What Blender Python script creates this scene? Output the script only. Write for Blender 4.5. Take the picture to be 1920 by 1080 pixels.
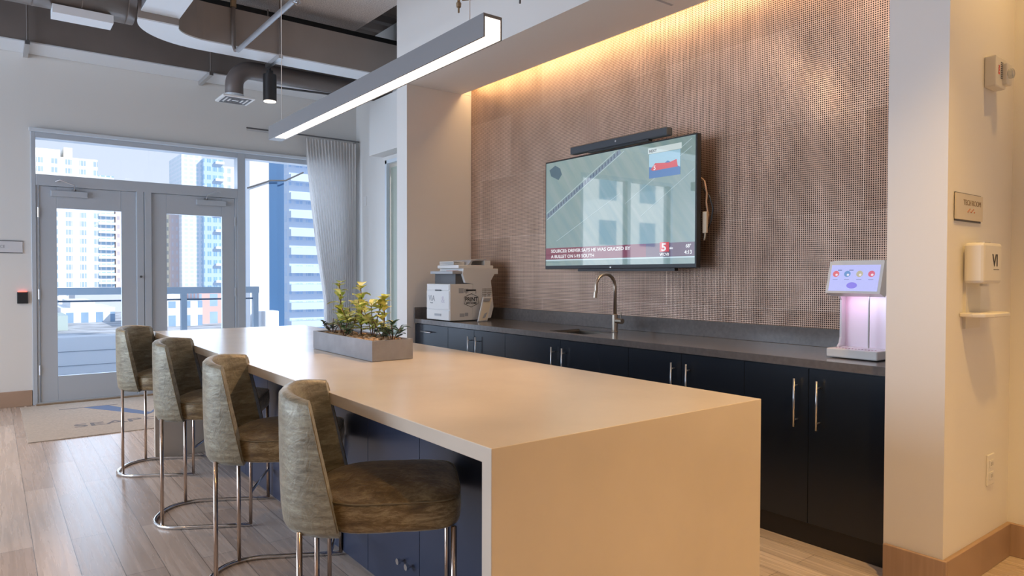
import bpy, bmesh, math, random
from mathutils import Vector, Matrix
random.seed(7)
PI = math.pi
for o in list(bpy.data.objects): bpy.data.objects.remove(o)
SC = bpy.context.scene
COL = SC.collection
R_ = math.radians

# ------------------------------------------------------------ camera
cam_d = bpy.data.cameras.new('camera'); cam_d.sensor_width = 36; cam_d.lens = 36*1286.4/1920
cam_d.clip_end = 2000
cam = bpy.data.objects.new('camera', cam_d); COL.objects.link(cam)
_a, _t, _r = R_(37.266), R_(-1.029), R_(.136)
Fv = Vector((math.sin(_a)*math.cos(_t), math.cos(_a)*math.cos(_t), math.sin(_t)))
Rv = Vector((math.cos(_a), -math.sin(_a), 0)); Uv = Rv.cross(Fv)
Rv, Uv = Rv*math.cos(_r)+Uv*math.sin(_r), Uv*math.cos(_r)-Rv*math.sin(_r)
cam.matrix_world = Matrix(((Rv.x, Uv.x, -Fv.x, 0), (Rv.y, Uv.y, -Fv.y, 0), (Rv.z, Uv.z, -Fv.z, 1.32), (0, 0, 0, 1)))
SC.camera = cam

# ------------------------------------------------------------ view, world, sun, daylight
vs = SC.view_settings
vs.view_transform = 'Standard'; vs.look = 'None'; vs.gamma = 1; vs.exposure = 0.12; vs.use_curve_mapping = False
W = bpy.data.worlds.new('world'); SC.world = W; W.use_nodes = True
nt = W.node_tree; nt.nodes.clear()
wo = nt.nodes.new('ShaderNodeOutputWorld'); bg = nt.nodes.new('ShaderNodeBackground')
tc = nt.nodes.new('ShaderNodeTexCoord'); sx = nt.nodes.new('ShaderNodeSeparateXYZ'); cr = nt.nodes.new('ShaderNodeValToRGB')
nt.links.new(tc.outputs['Generated'], sx.inputs[0]); nt.links.new(sx.outputs['Z'], cr.inputs[0])
cr.color_ramp.elements[0].position = 0.0; cr.color_ramp.elements[0].color = (.80, .86, .96, 1)
cr.color_ramp.elements[1].position = .6; cr.color_ramp.elements[1].color = (.50, .66, .95, 1)
nt.links.new(cr.outputs[0], bg.inputs[0]); bg.inputs[1].default_value = 1.0
nt.links.new(bg.outputs[0], wo.inputs[0])

def lamp(name, kind, loc, direction, energy, color, **kw):
    d = bpy.data.lights.new(name, kind); d.energy = energy; d.color = color
    for k, v in kw.items(): setattr(d, k, v)
    o = bpy.data.objects.new(name, d); COL.objects.link(o); o.location = loc
    q = Vector(direction).to_track_quat('-Z', 'Y')
    o.rotation_euler = q.to_euler()
    return o
lamp('sun', 'SUN', (0, -20, 60), (-.45, .72, -.52), 3.3, (1, .95, .88), angle=R_(.6))
WARM = (1, .62, .33); COOL = (.64, .79, 1)
# daylight through the tall window wall on the left of the room and through the doors
lamp('daylight', 'AREA', (-4.85, 5.4, 1.75), (1, -.12, -.08), 265, COOL, shape='RECTANGLE', size=5.0, size_y=3.0)
lamp('daylight', 'AREA', (1.3, 8.75, 1.4), (0, -1, -.1), 36, COOL, shape='RECTANGLE', size=1.9, size_y=2.4)
lamp('daylight', 'AREA', (2.9, 8.75, 1.5), (0, -1, -.1), 17, COOL, shape='RECTANGLE', size=.8, size_y=2.2)
# LED cove above the copper wall
lamp('cove_light', 'AREA', (3.775, 3.56, 3.19), (.10, 0, -1), 9.5, (1, .64, .30), shape='RECTANGLE', size=.05, size_y=4.2)

COVE = bpy.data.objects['cove_light']; COVE.rotation_euler = (0, R_(-5), 0)   # long side along the wall

# ------------------------------------------------------------ materials
def new_mat(name):
    m = bpy.data.materials.new(name); m.use_nodes = True
    return m, m.node_tree, m.node_tree.nodes['Principled BSDF']
def rgba(c): return (c[0], c[1], c[2], 1)
MATS = {}
def mat(name, col, rough=.5, metal=0, emit=None, es=0, noise=0, nscale=8, bump=0, bscale=60, spec=None, coat=0, trans=0, ior=None, alpha=None, sheen=0):
    if name in MATS: return MATS[name]
    m, t, b = new_mat(name)
    b.inputs['Base Color'].default_value = rgba(col); b.inputs['Roughness'].default_value = rough
    b.inputs['Metallic'].default_value = metal
    if spec is not None: b.inputs['Specular IOR Level'].default_value = spec
    if coat: b.inputs['Coat Weight'].default_value = coat; b.inputs['Coat Roughness'].default_value = .05
    if trans: b.inputs['Transmission Weight'].default_value = trans
    if ior: b.inputs['IOR'].default_value = ior
    if sheen: b.inputs['Sheen Weight'].default_value = sheen
    if emit: b.inputs['Emission Color'].default_value = rgba(emit); b.inputs['Emission Strength'].default_value = es
    co = t.nodes.new('ShaderNodeTexCoord')
    if noise:
        n = t.nodes.new('ShaderNodeTexNoise'); n.inputs['Scale'].default_value = nscale; n.inputs['Detail'].default_value = 5
        t.links.new(co.outputs['Object'], n.inputs['Vector'])
        r = t.nodes.new('ShaderNodeValToRGB')
        r.color_ramp.elements[0].position = .3; r.color_ramp.elements[1].position = .7
        r.color_ramp.elements[0].color = rgba([max(0, c*(1-noise)) for c in col]); r.color_ramp.elements[1].color = rgba([min(1, c*(1+noise)) for c in col])
        t.links.new(n.outputs['Fac'], r.inputs[0]); t.links.new(r.outputs[0], b.inputs['Base Color'])
    if bump:
        n2 = t.nodes.new('ShaderNodeTexNoise'); n2.inputs['Scale'].default_value = bscale; n2.inputs['Detail'].default_value = 4
        t.links.new(co.outputs['Object'], n2.inputs['Vector'])
        bp = t.nodes.new('ShaderNodeBump'); bp.inputs['Strength'].default_value = bump; bp.inputs['Distance'].default_value = .01
        t.links.new(n2.outputs['Fac'], bp.inputs['Height']); t.links.new(bp.outputs[0], b.inputs['Normal'])
    MATS[name] = m; return m
def N(t, kind, **kw):
    n = t.nodes.new(kind)
    for k, v in kw.items(): setattr(n, k, v)
    return n
def MA(t, op, a, b=None, clamp=False):
    n = t.nodes.new('ShaderNodeMath'); n.operation = op; n.use_clamp = clamp
    for i, v in enumerate((a, b)):
        if v is None: continue
        if isinstance(v, (int, float)): n.inputs[i].default_value = v
        else: t.links.new(v, n.inputs[i])
    return n.outputs[0]
def MIX(t, f, a, b, blend='MIX'):
    n = t.nodes.new('ShaderNodeMix'); n.data_type = 'RGBA'; n.blend_type = blend
    for s, v in ((n.inputs[0], f), (n.inputs[6], a), (n.inputs[7], b)):
        if isinstance(v, (int, float)): s.default_value = v
        elif isinstance(v, tuple): s.default_value = rgba(v)
        else: t.links.new(v, s)
    return n.outputs[2]

def wood_mat(name, c1, c2, rough, width, length, rot=True, seam=.5):
    m, t, b = new_mat(name)
    co = N(t, 'ShaderNodeTexCoord'); mp = N(t, 'ShaderNodeMapping')
    if rot: mp.inputs['Rotation'].default_value = (0, 0, PI/2)
    t.links.new(co.outputs['Object'], mp.inputs[0])
    br = N(t, 'ShaderNodeTexBrick'); t.links.new(mp.outputs[0], br.inputs['Vector'])
    br.inputs['Scale'].default_value = 1; br.inputs['Brick Width'].default_value = length; br.inputs['Row Height'].default_value = width
    br.inputs['Mortar Size'].default_value = .0016; br.inputs['Mortar Smooth'].default_value = .3; br.offset = .37; br.offset_frequency = 2
    br.inputs['Color1'].default_value = rgba(c1); br.inputs['Color2'].default_value = rgba(c2)
    br.inputs['Mortar'].default_value = rgba([c*seam for c in c2]); br.inputs['Bias'].default_value = 0
    mp2 = N(t, 'ShaderNodeMapping'); mp2.inputs['Scale'].default_value = (.7, 15, 1); t.links.new(mp.outputs[0], mp2.inputs[0])
    n = N(t, 'ShaderNodeTexNoise'); n.inputs['Scale'].default_value = 2.2; n.inputs['Detail'].default_value = 8; n.inputs['Distortion'].default_value = .7
    t.links.new(mp2.outputs[0], n.inputs['Vector'])
    r = N(t, 'ShaderNodeValToRGB'); r.color_ramp.elements[0].position = .35; r.color_ramp.elements[1].position = .68
    r.color_ramp.elements[0].color = (.84, .83, .82, 1); r.color_ramp.elements[1].color = (1.04, 1.04, 1.04, 1)
    t.links.new(n.outputs['Fac'], r.inputs[0])
    t.links.new(MIX(t, 1.0, br.outputs['Color'], r.outputs[0], 'MULTIPLY'), b.inputs['Base Color'])
    rr = MA(t, 'ADD', MA(t, 'MULTIPLY', n.outputs['Fac'], .14), rough-.05)
    t.links.new(rr, b.inputs['Roughness'])
    bp = N(t, 'ShaderNodeBump'); bp.inputs['Strength'].default_value = .10; bp.inputs['Distance'].default_value = .003
    h = MA(t, 'SUBTRACT', n.outputs['Fac'], MA(t, 'MULTIPLY', br.outputs['Fac'], 1.5))
    t.links.new(h, bp.inputs['Height']); t.links.new(bp.outputs[0], b.inputs['Normal'])
    MATS[name] = m; return m

def copper_mat():
    m, t, b = new_mat('woven_copper')
    co = N(t, 'ShaderNodeTexCoord'); s = N(t, 'ShaderNodeSeparateXYZ'); t.links.new(co.outputs['Object'], s.inputs[0])
    p = .0122
    ay = MA(t, 'ABSOLUTE', MA(t, 'SINE', MA(t, 'MULTIPLY', s.outputs['Y'], PI/p)))
    az = MA(t, 'ABSOLUTE', MA(t, 'SINE', MA(t, 'MULTIPLY', s.outputs['Z'], PI/p)))
    hole = MA(t, 'MULTIPLY', ay, az)
    hs = N(t, 'ShaderNodeMapRange', interpolation_type='SMOOTHSTEP'); hs.inputs[1].default_value = .42; hs.inputs[2].default_value = .72
    t.links.new(hole, hs.inputs[0])
    # panels of cloth, each a slightly different tone
    cb = N(t, 'ShaderNodeCombineXYZ'); t.links.new(s.outputs['Y'], cb.inputs[0]); t.links.new(s.outputs['Z'], cb.inputs[1])
    br = N(t, 'ShaderNodeTexBrick'); t.links.new(cb.outputs[0], br.inputs['Vector']); br.inputs['Scale'].default_value = 1
    br.inputs['Brick Width'].default_value = .92; br.inputs['Row Height'].default_value = .56; br.inputs['Mortar Size'].default_value = .0026
    br.inputs['Color1'].default_value = (.55, .375, .28, 1); br.inputs['Color2'].default_value = (.75, .545, .43, 1); br.inputs['Mortar'].default_value = (.80, .62, .50, 1)
    n = N(t, 'ShaderNodeTexNoise'); n.inputs['Scale'].default_value = 3.5; n.inputs['Detail'].default_value = 3
    mp = N(t, 'ShaderNodeMapping'); mp.inputs['Scale'].default_value = (1.6, .8, 1); t.links.new(cb.outputs[0], mp.inputs[0]); t.links.new(mp.outputs[0], n.inputs['Vector'])
    r = N(t, 'ShaderNodeValToRGB'); r.color_ramp.elements[0].color = (.84, .82, .80, 1); r.color_ramp.elements[1].color = (1.1, 1.1, 1.1, 1)
    r.color_ramp.elements[0].position = .3; r.color_ramp.elements[1].position = .7; t.links.new(n.outputs['Fac'], r.inputs[0])
    c = MIX(t, 1.0, br.outputs['Color'], r.outputs[0], 'MULTIPLY')
    c2 = MIX(t, hs.outputs[0], c, (.035, .02, .016))
    t.links.new(c2, b.inputs['Base Color'])
    b.inputs['Metallic'].default_value = .75; b.inputs['Roughness'].default_value = .30
    bp = N(t, 'ShaderNodeBump'); bp.inputs['Strength'].default_value = .5; bp.inputs['Distance'].default_value = .004
    t.links.new(MA(t, 'SUBTRACT', 1.0, hole), bp.inputs['Height']); t.links.new(bp.outputs[0], b.inputs['Normal'])
    MATS['copper'] = m; return m

def facade_mat(name, wall, glass, px, pz, wx, wz, ox=0, oz=0, mull=0, band=None):
    m, t, b = new_mat(name)
    co = N(t, 'ShaderNodeTexCoord'); s = N(t, 'ShaderNodeSeparateXYZ'); t.links.new(co.outputs['Object'], s.inputs[0])
    h = MA(t, 'ADD', MA(t, 'ADD', s.outputs['X'], s.outputs['Y']), 500+ox)
    fx = MA(t, 'FRACT', MA(t, 'DIVIDE', h, px)); fz = MA(t, 'FRACT', MA(t, 'DIVIDE', MA(t, 'ADD', s.outputs['Z'], 500+oz), pz))
    mask = MA(t, 'MULTIPLY', MA(t, 'LESS_THAN', fx, wx), MA(t, 'LESS_THAN', fz, wz))
    if mull:
        mm = MA(t, 'FRACT', MA(t, 'DIVIDE', h, px*wx/mull)); mask = MA(t, 'MULTIPLY', mask, MA(t, 'GREATER_THAN', mm, .16))
    nz = N(t, 'ShaderNodeTexNoise'); nz.inputs['Scale'].default_value = .35; t.links.new(co.outputs['Object'], nz.inputs['Vector'])
    g = MIX(t, nz.outputs['Fac'], glass, tuple(min(1, c*1.5) for c in glass))
    t.links.new(MIX(t, mask, wall, g), b.inputs['Base Color'])
    t.links.new(MA(t, 'SUBTRACT', .8, MA(t, 'MULTIPLY', mask, .5)), b.inputs['Roughness'])
    MATS[name] = m; return m

PAINT = mat('wall_paint', (.70, .685, .66), .75, bump=.04, bscale=120)
PAINTW = mat('white_paint', (.78, .76, .73), .7, bump=.03, bscale=140)
FLOOR = wood_mat('oak_floor', (.50, .40, .335), (.68, .57, .49), .25, .155, 1.7, seam=.25)
OAK = wood_mat('oak_trim', (.40, .27, .19), (.44, .30, .21), .5, .5, 4, rot=False, seam=.95)
QUARTZ = mat('quartz', (.66, .58, .48), .24, noise=.05, nscale=3, bump=.01)
NAVY = mat('navy_laminate', (.034, .044, .080), .34)
BLACK = mat('black_laminate', (.012, .017, .026), .25)
DARKK = mat('kick_black', (.018, .015, .014), .5)
STONE = mat('dark_worktop', (.15, .135, .128), .17, noise=.12, nscale=40)
STEEL = mat('brushed_steel', (.62, .62, .63), .28, 1)
CHROME = mat('chrome', (.78, .77, .76), .12, 1)
BRONZE = mat('warm_chrome', (.62, .50, .42), .16, 1)
NICKEL = mat('champagne_nickel', (.55, .47, .38), .3, 1)
GALV = mat('galvanised_sheet', (.44, .44, .46), .42, .75, noise=.1, nscale=4)
GALVD = mat('dark_duct_shade', (.20, .17, .155), .55, 0, noise=.08, nscale=3)
FRAME = mat('grey_aluminium', (.46, .50, .55), .42, .1)
FRAMEL = mat('light_aluminium', (.62, .68, .74), .4, .1)
BLK = mat('black_plastic', (.02, .022, .026), .35)
WHITEP = mat('white_plastic', (.76, .75, .73), .4)
GREYP = mat('grey_plastic', (.42, .43, .45), .45)
DGREY = mat('dark_grey_plastic', (.10, .10, .105), .5)
INK = mat('black_ink', (.03, .03, .035), .6)
GREYINK = mat('grey_ink', (.30, .31, .33), .6)
def glass_mat():
    m, t, b = new_mat('window_glass'); t.nodes.remove(b)
    out = t.nodes['Material Output']; tr = N(t, 'ShaderNodeBsdfTransparent'); tr.inputs[0].default_value = (.97, .985, 1, 1)
    gl = N(t, 'ShaderNodeBsdfGlossy'); gl.inputs['Roughness'].default_value = .02
    fr = N(t, 'ShaderNodeFresnel'); fr.inputs[0].default_value = 1.45; mx = N(t, 'ShaderNodeMixShader')
    ge = N(t, 'ShaderNodeNewGeometry')
    t.links.new(MA(t, 'MULTIPLY', fr.outputs[0], MA(t, 'SUBTRACT', 1.0, ge.outputs['Backfacing'])), mx.inputs[0]); t.links.new(tr.outputs[0], mx.inputs[1]); t.links.new(gl.outputs[0], mx.inputs[2])
    t.links.new(mx.outputs[0], out.inputs[0]); return m
GLASS = glass_mat()
COPPER = copper_mat()

# ------------------------------------------------------------ mesh helpers
class MB:
    def __init__(s): s.bm = bmesh.new()
    def quad(s, pts):
        vs_ = [s.bm.verts.new(p) for p in pts]
        try: return s.bm.faces.new(vs_)
        except ValueError: return None
    def box(s, x0, x1, y0, y1, z0, z1, rz=0, piv=None):
        P = [(x, y, z) for x in (x0, x1) for y in (y0, y1) for z in (z0, z1)]
        if rz:
            cx, cy = piv or ((x0+x1)/2, (y0+y1)/2); c, q = math.cos(rz), math.sin(rz)
            P = [(cx+(x-cx)*c-(y-cy)*q, cy+(x-cx)*q+(y-cy)*c, z) for x, y, z in P]
        v = [s.bm.verts.new(p) for p in P]
        for f in ((0, 1, 3, 2), (4, 6, 7, 5), (0, 4, 5, 1), (2, 3, 7, 6), (0, 2, 6, 4), (1, 5, 7, 3)): s.bm.faces.new([v[i] for i in f])
        return s
    def prism(s, poly, axis, a, b):  # polygon in the two other axes, extruded along axis
        def P(p, w):
            if axis == 'x': return (w, p[0], p[1])
            if axis == 'y': return (p[0], w, p[1])
            return (p[0], p[1], w)
        A = [s.bm.verts.new(P(p, a)) for p in poly]; B = [s.bm.verts.new(P(p, b)) for p in poly]
        n = len(poly); s.bm.faces.new(A); s.bm.faces.new(B[::-1])
        for i in range(n): s.bm.faces.new([A[i], A[(i+1) % n], B[(i+1) % n], B[i]])
        return s
    def tube(s, path, r, seg=12, closed=False, caps=True):
        P = [Vector(p) for p in path]; n = len(P); rings = []
        if not isinstance(r, (list, tuple)): r = [r]*n
        up = None
        for i, p in enumerate(P):
            if closed: d = (P[(i+1) % n]-P[i-1])
            else: d = (P[min(i+1, n-1)]-P[max(i-1, 0)])
            d.normalize()
            if up is None:
                up = d.orthogonal().normalized()
            up = (up-d*up.dot(d))
            if up.length < 1e-6: up = d.orthogonal()
            up.normalize(); sd = d.cross(up)
            rings.append([s.bm.verts.new(p+(up*math.cos(2*PI*k/seg)+sd*math.sin(2*PI*k/seg))*r[i]) for k in range(seg)])
        for i in range(n if closed else n-1):
            a, b = rings[i], rings[(i+1) % n]
            for k in range(seg): s.bm.faces.new([a[k], a[(k+1) % seg], b[(k+1) % seg], b[k]])
        if caps and not closed: s.bm.faces.new(rings[0][::-1]); s.bm.faces.new(rings[-1])
        return s
    def cyl(s, p0, p1, r, seg=20): return s.tube([p0, p1], r, seg)
    def lathe(s, prof, c, seg=24):  # prof [(r,z)], around vertical axis at c
        rings = []
        for r, z in prof:
            rings.append([s.bm.verts.new((c[0]+r*math.cos(2*PI*k/seg), c[1]+r*math.sin(2*PI*k/seg), c[2]+z)) for k in range(seg)])
        for a, b in zip(rings, rings[1:]):
            for k in range(seg): s.bm.faces.new([a[k], a[(k+1) % seg], b[(k+1) % seg], b[k]])
        s.bm.faces.new(rings[0][::-1]); s.bm.faces.new(rings[-1]); return s
    def grid(s, rows, closed_u=False, closed_v=False):
        V = [[s.bm.verts.new(p) for p in r] for r in rows]; nr, nc = len(V), len(V[0])
        for i in range(nr if closed_v else nr-1):
            for j in range(nc if closed_u else nc-1):
                try: s.bm.faces.new([V[i][j], V[i][(j+1) % nc], V[(i+1) % nr][(j+1) % nc], V[(i+1) % nr][j]])
                except ValueError: pass
        return V
    def build(s, name, m, parent=None, smooth=False, bevel=0, bseg=2, sub=0, local=False, solid=0):
        bm = s.bm
        bmesh.ops.recalc_face_normals(bm, faces=bm.faces)
        me = bpy.data.meshes.new(name); 
        o = bpy.data.objects.new(name, me); COL.objects.link(o)
        if parent is not None:
            o.parent = parent
            if not local:
                p, off = parent, Vector((0, 0, 0))
                while p is not None: off += p.location; p = p.parent
                for v in bm.verts: v.co -= off
        elif not local:
            xs = [v.co for v in bm.verts]
            c = Vector(((min(v.x for v in xs)+max(v.x for v in xs))/2, (min(v.y for v in xs)+max(v.y for v in xs))/2, min(v.z for v in xs)))
            if o.name.split('.')[0] not in ('wall_right', 'floor'):
                for v in bm.verts: v.co -= c
                o.location = c
        bm.to_mesh(me); bm.free()
        for mm in (m if isinstance(m, (list, tuple)) else [m]): me.materials.append(mm)
        if smooth:
            for p in me.polygons: p.use_smooth = True
        if solid: md = o.modifiers.new('solid', 'SOLIDIFY'); md.thickness = solid; md.offset = 0
        if bevel:
            md = o.modifiers.new('bevel', 'BEVEL'); md.width = bevel; md.segments = bseg; md.limit_method = 'ANGLE'; md.harden_normals = False
        if sub: md = o.modifiers.new('sub', 'SUBSURF'); md.levels = sub; md.render_levels = sub
        return o
def box(name, m, x0, x1, y0, y1, z0, z1, parent=None, bevel=0, **kw):
    return MB().box(x0, x1, y0, y1, z0, z1, **kw).build(name, m, parent, bevel=bevel)
def tag(o, label=None, cat=None, group=None, kind=None):
    if label: o['label'] = label
    if cat: o['category'] = cat
    if group: o['group'] = group
    if kind: o['kind'] = kind
    return o
def thing(name, loc, label, cat, group=None, rz=0):
    o = bpy.data.objects.new(name, None); COL.objects.link(o); o.location = loc; o.rotation_euler = (0, 0, rz)
    o.empty_display_size = .1
    return tag(o, label, cat, group)
def struct(o): o['kind'] = 'structure'; return o
def sbox(name, m, *a, **k): return struct(box(name, m, *a, **k))
def copy_tree(o, parent=None):
    c = o.copy(); COL.objects.link(c)
    if parent is not None: c.parent = parent
    for ch in [x for x in o.children]: copy_tree(ch, c)
    return c
def text(name, s, m, origin, xdir, size, parent, align='LEFT', ydir=(0, 0, 1), sx=1.0, ext=.0004, bold=0):
    cu = bpy.data.curves.new(name, 'FONT'); cu.body = s; cu.size = size; cu.extrude = ext; cu.align_x = align; cu.offset = bold
    cu.resolution_u = 3
    t = bpy.data.objects.new(name, cu); COL.objects.link(t)
    dg = bpy.context.evaluated_depsgraph_get(); me = bpy.data.meshes.new_from_object(t.evaluated_get(dg))
    bpy.data.objects.remove(t)
    X = Vector(xdir).normalized(); Y = Vector(ydir).normalized(); Z = X.cross(Y)
    me.transform(Matrix(((X.x*sx, Y.x, Z.x, origin[0]), (X.y*sx, Y.y, Z.y, origin[1]), (X.z*sx, Y.z, Z.z, origin[2]), (0, 0, 0, 1))))
    p, off = parent, Vector((0, 0, 0))
    while p is not None: off += p.location; p = p.parent
    me.transform(Matrix.Translation(-off)); me.materials.clear(); me.materials.append(m)
    o = bpy.data.objects.new(name, me); COL.objects.link(o); o.parent = parent
    return o

# ------------------------------------------------------------ room shell
YW = 8.43; XR = 3.85; ZC = 4.30
floor = struct(MB().box(-5.0, 3.95, -4, 8.6, -.12, 0).build('floor', FLOOR))
# back wall with openings for doors (window_1 strip) and a second window further left
wb = MB()
for a in ((-5.0, -2.9, 0, ZC), (-2.9, -.55, 0, .75), (-2.9, -.55, 3.05, ZC), (-.55, .335, 0, ZC), (.335, 3.72, 2.765, ZC), (3.72, 4.2, 0, ZC)):
    wb.box(a[0], a[1], YW, YW+.22, a[2], a[3])
struct(wb.build('wall_back', PAINT))
struct(MB().box(XR-.02, XR+.18, 1.4, 5.71, 0, ZC).build('wall_right', COPPER))
sbox('wall_alcove_far', PAINTW, 3.11, XR+.16, 5.715, 5.91, 0, 3.106)
sbox('wall_alcove_near', PAINTW, 3.11, XR+.16, 1.156, 1.392, 0, ZC)
wp = MB(); wp.box(3.84, 4.0, 7.53, YW, 0, ZC); wp.box(3.84, 4.0, 5.91, 7.53, 2.66, ZC)
struct(wp.build('wall_passage', PAINT))
sbox('wall_near', PAINTW, 3.85, 4.0, -4, 1.156, 0, ZC)
sbox('wall_front', PAINT, -5, 4.0, -4.15, -4, 0, ZC)
wl = MB(); wl.box(-5.15, -5, -4.15, 1.2, 0, ZC); wl.box(-5.15, -5, 8.0, 8.65, 0, ZC); wl.box(-5.15, -5, 1.2, 8.0, 0, .2); wl.box(-5.15, -5, 1.2, 8.0, 3.3, ZC)
struct(wl.build('wall_left', PAINT))
# soffit with cove slot, and bulkhead face above
sf = MB(); sf.box(3.11, 3.72, 1.392, 5.91, 3.106, ZC); sf.box(3.72, XR-.02, 1.392, 5.71, 3.32, ZC); sf.box(3.72, XR-.02, 5.712, 5.91, 3.106, ZC)
struct(sf.build('ceiling_soffit', PAINTW))
struct(MB().box(3.33, 3.60, 2.98, 3.0, 3.1045, 3.106).build('trim_1', GREYP))
box_led = box('led_strip', mat('led_warm', (1, .8, .5), .5, emit=(1, .62, .3), es=6), 3.74, 3.76, 1.45, 5.65, 3.26, 3.27)
tag(box_led, 'warm glowing light strip hidden in the slot above the copper wall', 'light strip')
# metal deck ceiling
dk = MB(); x = -5.0
zz = [(0, 0), (.05, .06), (.13, .06), (.18, 0)]
y = -4.0; prof = []
while y < 8.5:
    prof += [(y, ZC), (y+.05, ZC+.06), (y+.14, ZC+.06), (y+.19, ZC)]; y += .28
prof += [(8.6, ZC), (8.6, ZC+.2), (-4.0, ZC+.2)]
dk.prism(prof, 'x', -5.0, 4.2)
struct(dk.build('ceiling', mat('metal_deck', (.20, .17, .155), .6)))
SPRAY = mat('acoustic_spray', (.80, .68, .63), .95, noise=.35, nscale=90, bump=1.0, bscale=160)
ap = MB(); ap.prism([(-5, -4), (3.10, -4), (3.10, 5.95), (3.30, 5.95), (3.27, 7.38), (-5, 7.38)], 'z', 4.05, 4.20)
struct(ap.build('ceiling_panel', SPRAY))
sbox('ceiling_gap_shade', mat('gap_shade_black', (.02, .018, .018), .6), -5, 3.84, 7.22, 7.375, 3.93, 4.05)  # dark bar added as the shaded gap between duct and panel
# baseboards
def base(name, x0, x1, y0, y1, h=.155): sbox(name, OAK, x0, x1, y0, y1, 0, h, bevel=.003)
base('baseboard_back', -5, .33, YW-.02, YW)
base('baseboard_pier_front', 3.09, 3.11, 1.136, 1.386)
base('baseboard_pier_side', 3.11, 3.83, 1.136, 1.156)
base('baseboard_near', 3.83, 3.85, -4, 1.156)
base('baseboard_passage', 3.82, 3.84, 7.62, YW-.02)

# ------------------------------------------------------------ glazed door wall
YF0, YF1 = YW-.02, YW+.12
fr = MB()
fr.box(.335, .375, YF0, YF1, 0, 2.765); fr.box(.375, .397, YF0+.01, YF1, .02, 2.23); fr.box(2.303, 2.33, YF0+.01, YF1, .02, 2.23); fr.box(2.33, 2.42, YF0, YF1, 0, 2.765)
fr.box(.375, 2.33, YF0, YF1, 2.222, 2.335); fr.box(.375, 2.33, YF0, YF1, 2.70, 2.765)
fr.box(2.42, 3.72, YF0, YF1, 2.70, 2.765); fr.box(3.66, 3.72, YF0, YF1, .12, 2.70); fr.box(2.42, 3.72, YF0, YF1, .0, .12)
fr.box(.375, 2.33, YF0, YF1, 0, .02)
struct(fr.build('trim_2', FRAME, bevel=.004))
sbox('trim_3', FRAMEL, .32, 3.72, YF0-.05, YF0, 2.755, 2.79, bevel=.004)
g = MB().box(.375, 2.33, YW+.05, YW+.06, 2.335, 2.70).build('window_1', GLASS); struct(g)
g = MB().box(2.42, 3.66, YW+.05, YW+.06, .12, 2.70).build('window_2', GLASS); struct(g)
def leaf(name, x0, x1, hinge):
    d = MB(); gx0, gx1 = (x0+.15, x1-.14)
    y0, y1 = YW+.005, YW+.05
    d.box(x0, gx0, y0, y1, .02, 2.22); d.box(gx1, x1, y0, y1, .02, 2.22); d.box(gx0, gx1, y0, y1, .02, .275); d.box(gx0, gx1, y0, y1, 2.0, 2.22)
    o = struct(d.build(name, FRAME, bevel=.003))
    MB().box(gx0, gx1, YW+.022, YW+.03, .275, 2.0).build('glass', GLASS, o)
    hx = x0-.006 if hinge == 'l' else x1+.006
    for z in (.35, 1.12, 1.95): MB().cyl((hx, YW-.008, z-.05), (hx, YW-.008, z+.05), .009, 10).build('hinge', STEEL, o, smooth=False)
    c0 = x0+.1 if hinge == 'l' else x1-.42
    b = MB().box(c0, c0+.32, YW-.035, YW+.004, 2.12, 2.18).build('door_closer', FRAME, o, bevel=.004)
    ax = c0+.2 if hinge == 'l' else c0+.1
    e = ax-.12 if hinge == 'l' else ax+.12
    MB().tube([(ax, YW-.045, 2.19), (ax, YW-.09, 2.235), (e, YW-.06, 2.285), (e-.04 if hinge == 'l' else e+.04, YW-.03, 2.27)], .007, 8).build('closer_arm', STEEL, b)
    MB().cyl((ax, YW-.02, 2.18), (ax, YW-.02, 2.20), .02, 14).build('closer_pivot', DGREY, b)
    return o
l1 = leaf('door_1', .40, 1.27, 'l'); l2 = leaf('door_2', 1.425, 2.30, 'r')
fm = MB(); fm.box(1.275, 1.345, YF0, YF1, .02, 2.23); fm.box(1.35, 1.42, YF0, YF1, .02, 2.23)
struct(fm.build('trim_4', FRAME, bevel=.004))
kh = MB().cyl((1.31, YF0-.03, 1.30), (1.31, YF0, 1.30), .012, 12).build('door_latch', DGREY, l1)
sbox('trim_5', mat('brass_threshold', (.45, .32, .2), .35, .7), .36, 2.34, YW-.09, YW-.02, 0, .012)
# second window left of the frame
w2 = MB()
for a in ((-2.9, -.55, .75, .81), (-2.9, -.55, 2.99, 3.05), (-2.9, -2.84, .81, 2.99), (-.61, -.55, .81, 2.99), (-1.76, -1.68, .81, 2.99)):
    w2.box(a[0], a[1], YW, YW+.12, a[2], a[3])
struct(w2.build('window_3', FRAME))
struct(MB().box(-2.84, -.61, YW+.05, YW+.06, .81, 2.99).build('window_4', GLASS))
w5 = MB()
for yy in (1.2, 2.86, 4.56, 6.26, 7.92): w5.box(-5.1, -5.0, yy, yy+.08, .2, 3.3)
struct(w5.build('window_5', FRAME))
struct(MB().box(-5.08, -5.07, 1.28, 7.92, .2, 3.3).build('window_6', GLASS))
# passage door on the right wall behind the far pier
pd = MB(); pd.box(3.80, 3.84, 7.49, 7.53, 0, 2.70); pd.box(3.80, 3.84, 6.4, 7.53, 2.66, 2.70)
struct(pd.build('trim_6', FRAMEL))
struct(MB().box(3.86, 3.90, 5.91, 7.49, 0, 2.62).build('door_3', mat('sage_door', (.38, .42, .36), .5)))
sbox('wall_boxing', PAINT, 3.66, 3.84, 5.91, 7.66, 2.76, 3.40)

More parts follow.
